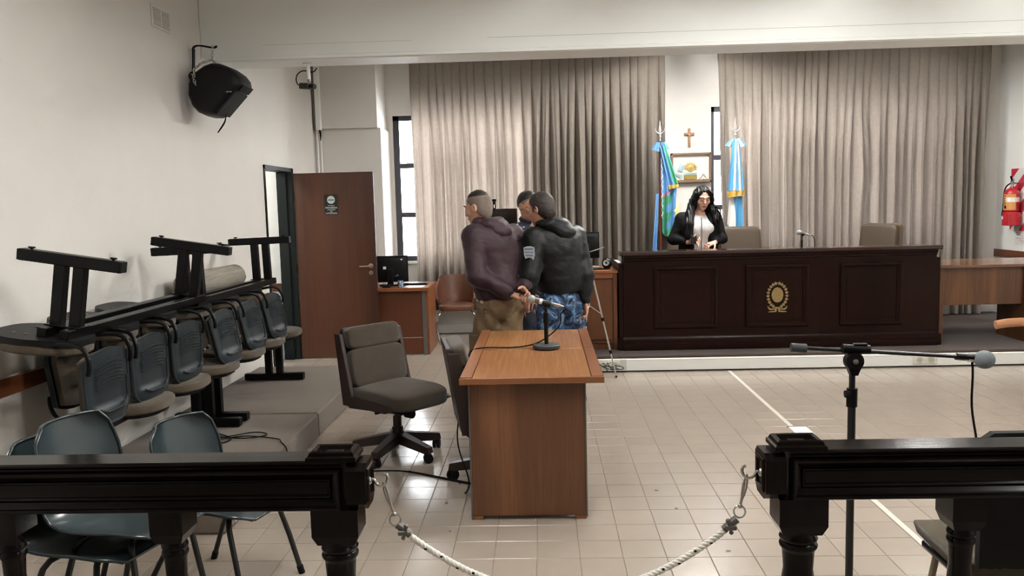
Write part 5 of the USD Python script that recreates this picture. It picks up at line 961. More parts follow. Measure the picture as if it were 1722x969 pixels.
def chain_links(P, L=.026, r=.0026, w=.009):
    out_ = []; P = np.asarray(P, float); d = np.r_[0, np.cumsum(np.linalg.norm(np.diff(P, axis=0), axis=1))]; n = int(d[-1] / (L * .78))
    for k in range(n):
        c = np.array([np.interp((k + .5) / n * d[-1], d, P[:, i]) for i in range(3)]); c2 = np.array([np.interp(min((k + .6) / n, 1) * d[-1], d, P[:, i]) for i in range(3)]); t = unit(c2 - c) if np.linalg.norm(c2 - c) > 1e-6 else V(0, 0, -1)
        s = unit(np.cross(t, V(0, 1, .2))); s2 = np.cross(t, s); q = s if k % 2 else s2; a = np.linspace(0, 2 * PI, 14, endpoint=False)
        out_.append(tube([c + t * (np.clip(math.cos(x) * L * .62, -L * .5, L * .5)) + q * math.sin(x) * w for x in a], r, 5, closed=True))
    return out_
chn = Thing('speaker_chain', 'pale steel chain hanging the loudspeaker from its bracket', 'chain', (-2.5, 6.45, 2.75))
for m in chain_links([(-2.50, 6.46, 2.912), (-2.50, 6.45, 2.86), (-2.50, 6.44, 2.80)]): chn.add('link', m, M_ALU, world=True)
for P_ in ([(-2.50, 6.43, 2.80), (-2.53, 6.30, 2.755), (-2.56, 6.235, 2.70), (-2.565, 6.22, 2.63), (-2.55, 6.215, 2.58)], [(-2.50, 6.43, 2.80), (-2.47, 6.50, 2.765), (-2.46, 6.53, 2.74)], [(-2.50, 6.43, 2.80), (-2.46, 6.36, 2.775), (-2.44, 6.33, 2.762)]):
    for m in chain_links(P_): chn.add('link', m, M_ALU, world=True)

# surveillance camera under the beam, conduit, wall vents
sc = Thing('ceiling_camera', 'small dark surveillance camera on a white stalk under the beam', 'camera', (-1.89, 6.89, 2.65))
sc.add('mount_plate', xf(lathe([(0, -.004), (.04, -.004), (.042, .006), (0, .006)], 20), (-1.885, 6.89, 2.822)), M_PLASTIC_W, world=True); sc.add('stalk', rod((-1.885, 6.89, 2.82), (-1.882, 6.89, 2.70), .015), M_PLASTIC_W, world=True); sc.add('ball_joint', ball((-1.882, 6.89, 2.69), .014), M_ALU, world=True)
sc.add('camera_body', xf(rbox(-.055, .04, -.03, .03, -.024, .024, .006), (-1.905, 6.885, 2.645), (0, 6, -28)), mat('camera_grey', '#2b2a2a', rough=.4), world=True); sc.add('lens', rod((-1.868, 6.865, 2.640), (-1.825, 6.842, 2.634), .019, .021, 16), M_BLACK, world=True)
sc.add('camera_cable', tube(smooth_path([(-1.955, 6.90, 2.65), (-1.99, 6.91, 2.68), (-1.985, 6.91, 2.74), (-1.93, 6.92, 2.775), (-1.885, 6.92, 2.765), (-1.83, 6.95, 2.80)], 24), .0045, 6), M_MATTEBLACK, world=True)
cd = Thing('wall_conduit', 'white vertical cable duct and thin pipes running down the wall corner', 'conduit', (-2.64, 9.95, 2.2))
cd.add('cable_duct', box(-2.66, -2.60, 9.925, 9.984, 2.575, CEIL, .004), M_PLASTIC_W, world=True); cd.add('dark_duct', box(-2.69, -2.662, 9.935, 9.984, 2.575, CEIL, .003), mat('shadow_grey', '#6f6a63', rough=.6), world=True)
cd.add('pipe', [rod((-2.655, 9.96, .0), (-2.655, 9.96, 2.58), .012)], M_PLASTIC_W, world=True); cd.add('pipe', [rod((-2.62, 9.99, .0), (-2.62, 9.99, 2.58), .010)], M_PLASTIC_W, world=True); cd.add('hanging_cable', tube(smooth_path([(-2.62, 9.95, 2.58), (-2.612, 9.95, 2.52), (-2.615, 9.955, 2.45)], 8), [.010, .012, .012, .011, .009, .007, .005, .003], 7), M_MATTEBLACK, world=True)
vp = Thing('wall_vent', 'cream double wall grille high on the side wall', 'vent', (XL, 6.03, 3.02))
vp.add('vent_plate', box(XL, XL + .008, 5.88, 6.175, 2.945, 3.105, .003), M_WALL, world=True)
for y in (5.905, 6.04): vp.add('slat_panel', [box(XL + .006, XL + .013, y, y + .11, 2.962 + k * .018, 2.974 + k * .018, .001) for k in range(7)], mat('vent_slats', '#bcb7ad', rough=.7), world=True, kind='stuff')

# fire extinguisher, its sign board and the notice on the right wall
M_RED = mat('extinguisher_red', '#a8202a', rough=.35); M_REDP = mat('sign_red', '#b32136', rough=.5); M_WP = mat('sign_white_paint', '#d8d5d0', rough=.5)
xb = XR - .012; sb_ = Thing('extinguisher_sign', 'red and white striped board behind the fire extinguisher', 'sign', (xb, 10.0, 1.6))
sb_.add('board', box(XR - .013, XR - .002, 9.80, 10.26, 1.18, 1.915), M_WP, world=True, smooth=False)
for k in range(-2, 5):
    z0 = 1.18 + k * .30; p = Polygon([(9.80, z0), (10.235, z0 + .36), (10.235, z0 + .51), (9.80, z0 + .15)]).intersection(sbox(9.801, 1.181, 10.234, 1.914))
    p = Polygon([(10.035 - (y - 10.035) + 0, z) for y, z in p.exterior.coords]) if not p.is_empty and p.area > 1e-4 else None
    if p is not None: sb_.add('stripe', prism(p.intersection(sbox(9.80, 1.18, 10.27, 1.915)), .0015, 'yz', XR - .0145), M_REDP, world=True, smooth=False)
sb_.add('letter_patch', prism(rrect(9.86, 10.0, 1.74, 1.88, .03), .002, 'yz', XR - .0165), M_WP, world=True, smooth=False); sb_.add('letter_ring', prism(poly_sub(rrect(9.88, 9.98, 1.76, 1.86, .03), rrect(9.895, 9.965, 1.775, 1.845, .02)), .001, 'yz', XR - .0175), M_REDP, world=True, smooth=False)
nt = Thing('paper_notice', 'white printed notice under the striped extinguisher board', 'paper', (XR, 10.02, 1.1)); nt.add('sheet', box(XR - .003, XR - .001, 9.87, 10.17, 1.01, 1.185), M_WP, world=True, smooth=False)
nt.add('printed_line', [box(XR - .0036, XR - .0028, 9.89 + .01 * (k % 2), 10.15 - .05 * (k % 3), 1.15 - k * .021, 1.156 - k * .021) for k in range(6)], mat('print_pink', '#a8868a', rough=.8), world=True, smooth=False, kind='stuff'); nt.add('black_mark', box(XR - .0037, XR - .0028, 10.05, 10.13, 1.126, 1.136), M_MATTEBLACK, world=True, smooth=False)
fe = Thing('fire_extinguisher', 'red fire extinguisher with a yellow label hung on the right wall', 'fire extinguisher', (XR - .12, 10.06, 1.2)); ex_, ey_ = XR - .115, 10.06
fe.add('cylinder', lathe([(.0, 1.265), (.078, 1.265), (.083, 1.28), (.083, 1.605), (.078, 1.64), (.058, 1.668), (.028, 1.685), (.026, 1.70), (0, 1.70)], 32, (ex_, ey_, 0)), M_RED, world=True, smooth=40)
fe.add('label', [lathe([(.0835, 1.43), (.0838, 1.431), (.0838, 1.612), (.0835, 1.613)], 64, (ex_, ey_, 0)).slice_plane((ex_, ey_, 0), unit(V(-.8, -.6, 0)) * 1.0).slice_plane((ex_, ey_ , 0), unit(V(-.95, -.05, 0)))], mat('label_yellow', '#c28a4a', rough=.5), world=True)
fe.add('label_text', [box(ex_ - .0855, ex_ - .0835, ey_ - .03, ey_ + .012, 1.585 - k * .028, 1.597 - k * .028) for k in range(5)], mat('label_brown', '#8a5530', rough=.6), world=True, kind='stuff'); fe.add('dark_seal', xf(lathe([(0, 0), (.017, 0), (.017, .002), (0, .002)], 14), (ex_ - .0845, ey_ - .022, 1.462), (0, -90, 0)), M_MATTEBLACK, world=True)
fe.add('white_band', lathe([(.0836, 1.52), (.0839, 1.521), (.0839, 1.575), (.0836, 1.576)], 64, (ex_, ey_, 0)).slice_plane((ex_, ey_, 0), unit(V(.15, -1, 0))), M_WP, world=True)
fe.add('base_band', lathe([(.0835, 1.408), (.0845, 1.409), (.0845, 1.416), (.0835, 1.417)], 32, (ex_, ey_, 0)), M_MATTEBLACK, world=True); fe.add('foot_skirt', box(ex_ - .076, ex_ + .07, ey_ - .08, ey_ + .06, 1.245, 1.40, .006), M_RED, world=True)
fe.add('round_tag', xf(lathe([(0, 0), (.018, 0), (.018, .002), (0, .002)], 14), (ex_ - .079, ey_ + .04, 1.335), (0, -90, 0)), M_WP, world=True)
v_ = fe.add('valve', [rod((ex_, ey_, 1.693), (ex_, ey_, 1.738), .016), rbox(ex_ - .02, ex_ + .015, ey_ - .012, ey_ + .012, 1.728, 1.768, .005)], M_ALU, world=True); fe.add('lever', [bar((ex_, ey_, 1.763), (ex_ - .03, ey_ - .02, 1.823), .018, .01), bar((ex_, ey_, 1.748), (ex_ + .05, ey_ - .05, 1.738), .012, .008)], M_BLACK, parent=v_, world=True)
fe.add('hose', tube(smooth_path([(ex_ - .015, ey_ + .01, 1.738), (ex_ - .045, ey_ + .045, 1.70), (ex_ - .058, ey_ + .062, 1.60), (ex_ - .062, ey_ + .066, 1.42), (ex_ - .066, ey_ + .068, 1.36)], 24), [.008] * 19 + [.010, .013, .014, .014, .013], 8), M_BLACK, world=True)
fe.add('wall_hook', [rod((XR, ey_ - .05, 1.738), (ex_, ey_ - .03, 1.738), .005), rod((ex_ - .0, ey_ - .03, 1.738), (ex_, ey_ - .03, 1.798), .004)], M_GREYMETAL, world=True)

# crucifix and framed flag
cx = Thing('crucifix', 'small wooden crucifix on the wall between the curtains', 'crucifix', (1.857, YB, 2.41)); M_CRX = wood('crucifix_wood', '#7a5038', '#a87a58', 'z', rough=.5, ring=4, scale=4)
cx.add('upright', box(1.842, 1.872, 10.575, 10.60, 2.30, 2.525, .004), M_CRX, world=True); cx.add('crossbar', box(1.794, 1.920, 10.574, 10.599, 2.443, 2.473, .004), M_CRX, world=True)
S = SDF(); S.cone((1.857, 10.566, 2.435), (1.857, 10.566, 2.405), .011, .008, .006).cone((1.857, 10.566, 2.405), (1.860, 10.568, 2.345), .008, .005, .004).cone((1.857, 10.566, 2.44), (1.81, 10.568, 2.462), .005, .0035, .004).cone((1.857, 10.566, 2.44), (1.905, 10.568, 2.462), .005, .0035, .004).ell((1.856, 10.564, 2.455), (.007, .008, .009), .003)
cx.add('figure', S.mesh(.0028), mat('cast_metal', '#b59a80', rough=.4, metal=.5), world=True, smooth=True)
ff = Thing('framed_flag', 'glazed wooden frame with a folded flag and a golden sun', 'picture', (1.872, YB, 2.04)); M_FRAME = wood('frame_wood', '#4f3d30', '#7d6550', 'x', rough=.4, ring=4, scale=3)
fx0, fx1, fz0, fz1 = 1.622, 2.122, 1.855, 2.222
for a in ((fx0, fx1, fz1 - .026, fz1), (fx0, fx1, fz0, fz0 + .034), (fx0, fx0 + .026, fz0, fz1), (fx1 - .026, fx1, fz0, fz1)): ff.add('frame_bar', box(a[0], a[1], 10.53, 10.60, a[2], a[3], .004), M_FRAME, world=True)
n_ = 30; gx, gz = np.meshgrid(np.linspace(fx0 + .024, fx1 - .024, n_), np.linspace(fz0 + .03, fz1 - .024, n_), indexing='ij'); gy = 10.578 - .012 * meshkit.fbm(np.stack([gx * 9, gz * 9, 0 * gx], -1), 3, 2); M_SATIN = mat('cream_satin', '#ece6d8', rough=.45, var=.05, vscale=12)
ff.add('satin_backing', grid(np.stack([gx, gy, gz], -1), n_, n_), M_SATIN, world=True, smooth=True)
M_SUN = mat('gold_thread', '#c5a860', rough=.45, metal=.2); sx_, sz_ = 1.868, 2.035
su = ff.add('sun_disc', xf(lathe([(0, 0), (.045, 0), (.043, .006), (.03, .010), (0, .012)], 28), (sx_, 10.566, sz_), (90, 0, 0)), M_SUN, world=True)
for k in range(26):
    a = 2 * PI * k / 26
    if math.sin(a) < -.45: continue
    L_ = .052 if k % 2 else .036; ff.add('sun_ray', hull([(sx_ + math.cos(a) * .048 + d * math.sin(a) * .006, y, sz_ + math.sin(a) * .048 - d * math.cos(a) * .006) for d in (-1, 1) for y in (10.562, 10.566)] + [(sx_ + math.cos(a) * (.05 + L_), 10.564, sz_ + math.sin(a) * (.05 + L_))]), M_SUN, parent=su, world=True, smooth=False)
ff.add('sun_face', [ball((sx_ - .015, 10.553, sz_ + .012), .005, 1), ball((sx_ + .015, 10.553, sz_ + .012), .005, 1), ball((sx_, 10.551, sz_ - .002), .006, 1), rod((sx_ - .014, 10.554, sz_ - .02), (sx_ + .014, 10.554, sz_ - .02), .003)], mat('gold_dark', '#8a733f', rough=.5), parent=su, world=True)
M_CELESTE = mat('pale_blue_satin', '#a9bfc6', rough=.5, var=.08, vscale=20)
ff.add('folded_ribbon', [hull([(1.70, 10.56, 2.0), (1.745, 10.56, 2.10), (1.80, 10.56, 2.075), (1.765, 10.555, 1.985), (1.72, 10.55, 2.02), (1.77, 10.548, 2.07)])], M_CELESTE, world=True, smooth=False); ff.add('folded_ribbon', [hull([(1.665, 10.56, 1.985), (1.72, 10.55, 1.965), (1.76, 10.56, 1.92), (1.745, 10.56, 1.905), (1.69, 10.555, 1.95)]), hull([(1.73, 10.56, 1.96), (1.77, 10.55, 1.96), (1.765, 10.555, 1.892), (1.735, 10.56, 1.892)])], M_CELESTE, world=True, smooth=False)
ff.add('gold_box', [box(1.785, 1.945, 10.545, 10.575, 1.893, 1.95, .003)], mat('gold_card', '#9d8648', rough=.4, metal=.3), world=True); ff.add('box_ribbon', [hull([(1.785, 10.56, 1.952), (1.945, 10.56, 1.952), (1.95, 10.56, 1.985), (1.92, 10.55, 1.975), (1.78, 10.555, 1.98)])], M_CELESTE, world=True, smooth=False)
ff.add('lace', [tube(smooth_path([(1.96, 10.56, 1.90), (2.0, 10.55, 1.94), (2.03, 10.552, 1.965), (2.05, 10.55, 1.94), (2.07, 10.555, 1.91), (2.02, 10.55, 1.90)], 20), .009, 7)], M_SATIN, world=True, smooth=True)
ff.add('glass_pane', box(fx0 + .02, fx1 - .02, 10.538, 10.541, fz0 + .02, fz1 - .02), pane_mat(), world=True, smooth=False)

# ================================================================== flags
M_POLE = wood('flag_pole_wood', '#3a1512', '#5d2a22', 'z', rough=.35, ring=4, scale=3); M_SKY = mat('sky_blue_cloth', '#4f93bf', rough=.6, var=.05, vscale=8); M_FWHITE = mat('flag_white', '#dad9d4', rough=.6, var=.05, vscale=10); M_PROV = mat('provincial_blue', '#5a8cbf', rough=.6, var=.05, vscale=8); M_FGREEN = mat('flag_green', '#3a8a66', rough=.6, var=.05, vscale=8); M_FRINGE = mat('gold_fringe', '#b48f3f', rough=.6, var=.25, vscale=260, stretch=(1, 1, .1)); M_FRED = mat('flag_red', '#c2566a', rough=.6); M_FYEL = mat('flag_yellow', '#d8cc8a', rough=.6)
M_SILV = mat('pale_chrome', '#aaa9a5', rough=.3, metal=.5)
def pole(t, x, y, tip, z0=.15):
    t.add('pole', rod((x, y, z0), (x, y, 2.33), .016, n=12), M_POLE, world=True)
    f = t.add('finial', [lathe([(.012, 2.325), (.016, 2.34), (.011, 2.36), (.018, 2.385), (.012, 2.40), (.014, 2.41), (.008, 2.42)], 16, (x, y, 0)), hull([(x + a, y + b, z) for a, b, z in ((-.004, 0, 2.415), (.004, 0, 2.415), (-.019, 0, 2.45), (.019, 0, 2.45), (0, .006, 2.45), (0, -.006, 2.45), (0, 0, tip))])], M_SILV, world=True)
    t.add('crescent', tube(smooth_path([(x - .052, y, 2.485), (x - .045, y, 2.445), (x, y, 2.418), (x + .045, y, 2.445), (x + .052, y, 2.485)], 22), [.0015] + list(np.linspace(.003, .008, 10)) + list(np.linspace(.008, .003, 10)) + [.0015], 8), M_SILV, parent=f, world=True)
    t.add('stand_base', lathe([(.15, z0), (.15, z0 + .02), (.06, z0 + .05), (.03, z0 + .10), (0, z0 + .10)], 24, (x, y, 0)), M_BLACK, world=True)
def drape(L0, L1, zt, zb, y, folds, amp, nu=60, nv=30, bow=0.0, ph=0):
    """gathered cloth: left edge L0(t), right edge L1(t) for t from the top to the bottom"""
    F = np.zeros((nu, nv, 3))
    for j, t in enumerate(np.linspace(0, 1, nv)):
        a, b = L0(t), L1(t); u = np.linspace(0, 1, nu); z = zt + (np.asarray(zb(u)) if callable(zb) else zb) * t - (zt if False else 0) * t if False else zt * (1 - t) + (zb(u) if callable(zb) else np.full(nu, zb)) * t
        F[:, j] = np.c_[a + (b - a) * u, y - amp * (.35 + .65 * t) * np.cos(2 * PI * folds * u + ph + .8 * t) - bow * np.sin(PI * u), z]
    return F
def stripes(t, F, cuts, mats_, name, world=True, th=.002):
    nu = len(F)
    for (a, b), m in zip(cuts, mats_): i0, i1 = int(round(a * (nu - 1))), int(round(b * (nu - 1))); t.add(name, shell(F[i0:i1 + 1], th), m, world=True, smooth=True)
lin2 = lambda a, b: (lambda t: a + (b - a) * t)
# national flag, right
fa = Thing('national_flag', 'sky blue and white flag with a golden fringe on a pole beside the window', 'flag', (2.27, 9.9, .15)); px_, py_ = 2.268, 9.90; pole(fa, px_, py_, 2.60)
for s in (-1, 1):
    A = drape(lambda t, s=s: px_ + s * (.005 + .012 * t), lambda t, s=s: px_ + s * (.045 + .085 * t), 2.338, lambda u: 2.245 - .0 * u + .035 * (u - .6), 9.875, 1.4, .012, 30, 14, .02); stripes(fa, A, ((0, .36), (.36, .68), (.68, 1)), (M_SKY, M_FWHITE, M_SKY), 'bow_loop')
A = drape(lambda t: px_ - .035 - .065 * t, lambda t: px_ + .03 + .065 * t ** .8, 2.33, lambda u: 1.72 + .02 * u, 9.86, 2.6, .016, 90, 34, .03); stripes(fa, A, ((0, .30), (.30, .50), (.50, .66), (.66, .84), (.84, 1)), (M_SKY, M_FWHITE, M_SKY, M_FWHITE, M_SKY), 'ribbon_tail')
A = drape(lambda t: px_ - .105, lambda t: px_ + .10, 1.735, lambda u: 1.655 + .02 * u, 9.848, 2.6, .016, 60, 8, .03); fa.add('fringe', shell(A, .006), M_FRINGE, world=True, smooth=True)
A = drape(lambda t: px_ - .07 - .055 * t, lambda t: px_ + .075 + .02 * t, 1.70, lambda u: 1.06 + 0 * u, 9.885, 2.0, .03, 90, 40, .02)
nu = 90; edge = lambda t: .22 + .42 * np.clip(t / .55, 0, 1) ** 2 * np.clip((1.25 - t) / .7, 0, 1)
def recolour(F, fun, mats_, name, t_):
    nu, nv = F.shape[:2]; G = shell(F, .002); k = nu * nv; iu = np.arange(len(G.vertices)) % k // nv; jv = np.arange(len(G.vertices)) % k % nv; c = fun(iu[G.faces].mean(1) / (nu - 1), jv[G.faces].mean(1) / (nv - 1))
    for q, m in enumerate(mats_):
        f = G.faces[c == q]
        if len(f): g = trimesh.Trimesh(G.vertices, f, process=False); g.remove_unreferenced_vertices(); t_.add(name, g, m, world=True, smooth=True)
A = drape(lambda t: px_ - .07 - .055 * t, lambda t: px_ + .075 + .02 * t, 1.70, lambda u: 1.06 + 0 * u, 9.885, 2.0, .03, 120, 60, .02); recolour(A, lambda u, t: np.where((u < .14) & (t > .55 + .3 * u), 0, np.where(u < .30 + .22 * np.sin(np.clip(t, 0, 1) * PI * .8), 1, 0)), (M_SKY, M_FWHITE), 'flag_cloth', fa)
for k in range(11): a = PI * (k / 10) * 1.1 - .15; fa.add('sun_ray', hull([(px_ - .045 + math.cos(a) * r, 9.835 + d, 1.23 + math.sin(a) * r * 1.4) for r in (.018, .05) for d in (0, .003)] + [(px_ - .045 + math.cos(a + .12) * .03, 9.836, 1.23 + math.sin(a + .12) * .042)]), M_FRINGE, world=True, smooth=False)
fa.add('sun_disc', ball((px_ - .045, 9.84, 1.225), .022, 2, (1, .3, 1.3)), M_FRINGE, world=True)
# provincial flag, left
fb = Thing('provincial_flag', 'blue and green flag tied with a blue bow in front of the curtain edge', 'flag', (1.40, 9.9, .15)); px_, py_ = 1.398, 9.90; pole(fb, px_, py_, 2.58)
for s in (-1, 1):
    A = drape(lambda t, s=s: px_ + s * (.004 + .006 * t), lambda t, s=s: px_ + s * (.055 + .05 * t), 2.318, lambda u: 2.215 + .03 * (u - .3) - .0 * u, 9.875, 1.2, .014, 30, 14, .025); fb.add('bow_loop', shell(A, .002), M_PROV, world=True, smooth=True)
A = drape(lambda t: px_ - .012 + .10 * t, lambda t: px_ + .05 + .15 * t, 2.28, lambda u: 1.80 + .03 * u, 9.855, 2.0, .016, 80, 34, .02); stripes(fb, A, ((0, .55), (.55, 1)), (M_PROV, M_FGREEN), 'ribbon_tail')
A = drape(lambda t: px_ + .088, lambda t: px_ + .20, 1.825, lambda u: 1.765 + .03 * u, 9.848, 2.0, .014, 50, 8, .02); fb.add('fringe', shell(A, .006), M_FRINGE, world=True, smooth=True)
A = drape(lambda t: px_ + .0 + .012 * t, lambda t: px_ + .055 + .13 * np.sin(np.clip(t * 1.25, 0, 1) * PI * .62), 2.27, lambda u: 1.30 - .12 * np.sin(u * PI) + .16 * (u - .2) + .18 * np.clip(u - .6, 0, 1), 9.885, 2.2, .024, 120, 70, .02)
recolour(A, lambda u, t: np.where(t < .56 - .12 * u, 0, np.where(t < .585 - .12 * u, 2, np.where((u < .5 + .22 * np.sign(np.sin(t * 34))), 1, 0))), (M_PROV, M_FGREEN, M_FRED), 'flag_cloth', fb)
fb.add('yellow_point', prism([(px_ + .15, 1.52), (px_ + .205, 1.60), (px_ + .215, 1.50), (px_ + .19, 1.44)], .003, 'xz', 9.852), M_FYEL, world=True, smooth=False)
A = drape(lambda t: px_ - .05 - .05 * t, lambda t: px_ - .02 - .03 * t, 1.72, lambda u: 1.05 + 0 * u, 9.90, 1.0, .012, 30, 30, .01); fb.add('flag_cloth', shell(A, .002), M_PROV, world=True, smooth=True)
fb.add('white_cord', tube([(px_ + .016 + .008 * math.sin(k * 1.9), 9.872, 2.24 - k * .022) for k in range(38)], [.004 + .004 * (k % 5 == 0) for k in range(38)], 6), M_FWHITE, world=True, smooth=True)

# ================================================================== screens, microphones, small things
def monitor(name, label, c, w, hgt, yaw, base, sticker=False, thick=.03):
    """c: centre of the panel; base: height of the surface it stands on"""
    t = Thing(name, label, 'monitor', (c[0], c[1], base), (0, 0, yaw)); z = c[2] - base
    t.add('panel', [box(-w / 2, w / 2, -.01, .018, z - hgt / 2, z + hgt / 2, .006), hull([(sx * w * a, y, z + sz * hgt * b) for sx in (-1, 1) for sz in (-1, 1) for a, b, y in ((.46, .44, -.01), (.3, .26, -.038))])], M_BLACK)
    t.add('screen', box(-w / 2 + .012, w / 2 - .012, .0165, .0195, z - hgt / 2 + .014, z + hgt / 2 - .012), _mats['dark_glass'])
    t.add('neck', box(-.035, .035, -.055, -.03, .01, z, .006), mat('monitor_grey', '#56534f', rough=.4) if not sticker else M_BLACK); t.add('foot', [prism(rrect(-.12, .12, -.12, .06, .03), .014, 'xy', 0)], M_BLACK)
    t.add('seam', box(-w * .36, w * .36, -.0405, -.037, z + hgt * .30, z + hgt * .315), M_MATTEBLACK)
    if sticker:
        for a, b, ww, hh in ((-.08, .0, .035, .032), (-.14, -.045, .04, .02), (-.15, -.085, .02, .016), (.12, .1, .02, .014), (-.13, -.17, .04, .012)): t.add('sticker', prism(rrect(a, a + ww, z + b, z + b + hh, .002), .001, 'xz', -.0412 if abs(a) < .13 and abs(b) < .1 else -.026), M_PLASTIC_W, smooth=False)
    return t
monitor('monitor', 'black monitor seen from behind on the desk by the door', (-1.74, 9.42, .94), .40, .30, 4, .755, True)
monitor('monitor', 'black monitor on the low cabinet behind the man in black', (.425, 8.75, 1.195), .34, .275, -4, .955)
tvs = Thing('television', 'dark screen on a floor stand standing behind the three men', 'screen', (-.50, 9.62, 0)); tvs.add('panel', box(-.72, -.285, 9.60, 9.64, 1.33, 1.592, .006), M_BLACK, world=True)
tvs.add('screen', box(-.708, -.295, 9.597, 9.601, 1.345, 1.58), mat('tv_glass', '#1a1512', rough=.08, spec=.7), world=True, smooth=False); tvs.add('post', rod((-.5, 9.63, .02), (-.5, 9.63, 1.4), .02), M_BLACK, world=True); tvs.add('foot', [box(-.72, -.28, 9.60, 9.66, 0, .03, .004), box(-.53, -.47, 9.45, 9.80, 0, .03, .004)], M_BLACK, world=True)
wc = Thing('webcam', 'small upright black device on top of the dark screen', 'camera', (-.545, 9.62, 1.592)); wc.add('body', rbox(-.018, .018, -.02, .012, 0, .085, .006), M_BLACK); wc.add('cap', rbox(-.024, .024, -.024, .016, .085, .112, .006), M_MATTEBLACK); wc.add('white_mark', box(-.006, .006, -.0225, -.0195, .012, .05), M_PLASTIC_W)
kb = Thing('keyboard', 'black keyboard on the desk by the door', 'keyboard', (-1.49, 9.42, .755)); kb.add('case', rbox(-.17, .17, -.06, .06, 0, .018, .005), M_BLACK)
kb.add('key', [box(-.158 + i * .0265, -.136 + i * .0265, -.048 + j * .022, -.030 + j * .022, .018, .022, .001) for i in range(12) for j in range(4)], mat('key_grey', '#3b4048', rough=.5), kind='stuff')
pp = Thing('paper_stack', 'white sheets of paper near the front edge of the desk', 'paper', (-1.44, 9.17, .755)); 
for k in range(3): pp.add('sheet', xf(box(-.105, .105, -.1, .1, .0, .0012), (0, 0, .0013 * k), (0, 0, -6 + 3 * k)), M_PLASTIC_W, smooth=False)
cpj = Thing('plastic_cup', 'clear bluish plastic cup on the desk by the monitor', 'cup', (-1.585, 9.16, .755)); M_CUP = usdkit.material(stage, '/World/Looks/clear_plastic', {'t': ('transparent_bsdf', {'color': (.72, .82, .92)}), 'g': ('glossy_bsdf', {'roughness': .08, 'color': (.8, .9, 1)}), 'x': ('mix_closure', {'fac': .22})}, [('t.BSDF', 'x.closure1'), ('g.BSDF', 'x.closure2')], surface='x.closure')
cpj.add('wall', lathe([(.0, .002), (.026, .002), (.038, .075), (.039, .075), (.0275, 0), (.0, 0)], 24), M_CUP, smooth=True); cpj.add('foot', lathe([(0, 0), (.016, 0), (.014, .01), (0, .011)], 16), mat('white_foot', '#dfe4e8', rough=.4))
gm = Thing('gooseneck_microphone', 'slim gooseneck microphone on the desk in front of the monitor', 'microphone', (-1.74, 9.14, .755)); gm.add('base', rbox(-.045, .045, -.05, .05, 0, .022, .008), M_BLACK); gm.add('neck', tube(smooth_path([(0, .02, .02), (.02, .02, .05), (.07, .01, .10), (.11, 0, .128)], 18), .0045, 7), M_MATTEBLACK); gm.add('capsule', rod((.105, 0, .126), (.135, -.005, .135), .009), mat('capsule_grey', '#4b515c', rough=.6))
ds_ = Thing('desk_speaker', 'small black round desktop speaker on the low cabinet', 'loudspeaker', (.655, 8.56, .955), (0, 0, -10)); S = SDF(); S.ell((0, .02, .058), (.052, .055, .06), .01).ell((0, 0, .06), (.046, .05, .05), .01).half((0, 0, .002), (0, 0, -1)); ds_.add('case', S.mesh(.004), M_BLACK, smooth=True)
dc = ds_.add('driver', xf(lathe([(0, .0), (.034, .0), (.036, .006), (.031, .008), (.026, .003), (.012, .001), (.011, .007), (0, .009)], 28), (0, -.044, .066), (83, 0, 0)), M_MATTEBLACK); ds_.add('chrome_ring', xf(lathe([(.024, .003), (.032, .008), (.033, .004)], 28), (0, -.0445, .066), (83, 0, 0)), M_ALU, parent=dc); ds_.add('base', rbox(-.035, .035, -.04, .04, 0, .012, .005), M_BLACK)
ms_ = Thing('mouse_pad', 'flat dark pad with a pale mouse on the low cabinet', 'mouse pad', (.53, 8.55, .955)); ms_.add('pad', prism(rrect(-.075, .085, -.07, .07, .02), .006, 'xy', 0), M_MATTEBLACK); ms_.add('mouse', xf(squircle(.055, .03, .018, .8, .8, 20, 9), (.0, -.01, .02)), mat('mouse_beige', '#8a7767', rough=.5), smooth=True)

def handheld(t, a, b, ring=True):
    """a vocal microphone from the head a to the tail b"""
    a, b = V(*a), V(*b); d = unit(b - a); L = np.linalg.norm(b - a); head = t.add('grille', tube([a - d * .0, a + d * .004, a + d * .014, a + d * .028, a + d * .042, a + d * .050], [.004, .016, .0245, .0255, .0225, .017], 20), mat('mic_mesh', '#a3a5a6', rough=.42, metal=.8, bump=.9, bscale=900), world=True, smooth=True)
    t.add('grille_band', tube([a + d * .026, a + d * .031], .0262, 20), M_ALU, parent=head, world=True); bdy = t.add('handle', tube([a + d * .05, a + d * .06, a + d * (L * .75), a + d * L], [.018, .0175, .0125, .011], 16), mat('mic_body', '#6c6d6e', rough=.4, metal=.6), world=True, smooth=30)
    t.add('white_sleeve', tube([a + d * (L * .45), a + d * (L * .56)], [.0172, .0165], 16), M_PLASTIC_W, parent=bdy, world=True); t.add('cable_plug', tube([a + d * L, a + d * (L + .035), a + d * (L + .06)], [.0105, .009, .0045], 12), M_ALU, parent=bdy, world=True); return a + d * (L + .06)
M_BASE = mat('mic_base', '#2e3032', rough=.5)
tm = Thing('table_microphone', 'microphone on a round-based stand on the wooden table', 'microphone', (.011, 4.97, .772))
tm.add('round_base', xf(lathe([(0, 0), (.080, 0), (.083, .004), (.083, .018), (.078, .023), (0, .025)], 40), (0, 0, 0)), M_BASE); tm.add('stand_tube', [rod((0, 0, .02), (0, 0, .16), .0125), rod((0, 0, .15), (0, 0, .215), .0165, n=14), rod((0, 0, .21), (.002, 0, .245), .009)], M_BLACK)
tm.add('mic_clip', [bar((-.012, 0, .235), (.012, 0, .27), .02, .02, up=(0, 1, 0), bev=.003), rod((-.02, 0, .275), (.03, 0, .262), .0195)], M_BLACK); e_ = handheld(tm, (-.100, 4.965, 1.078), (.062, 4.972, 1.035))
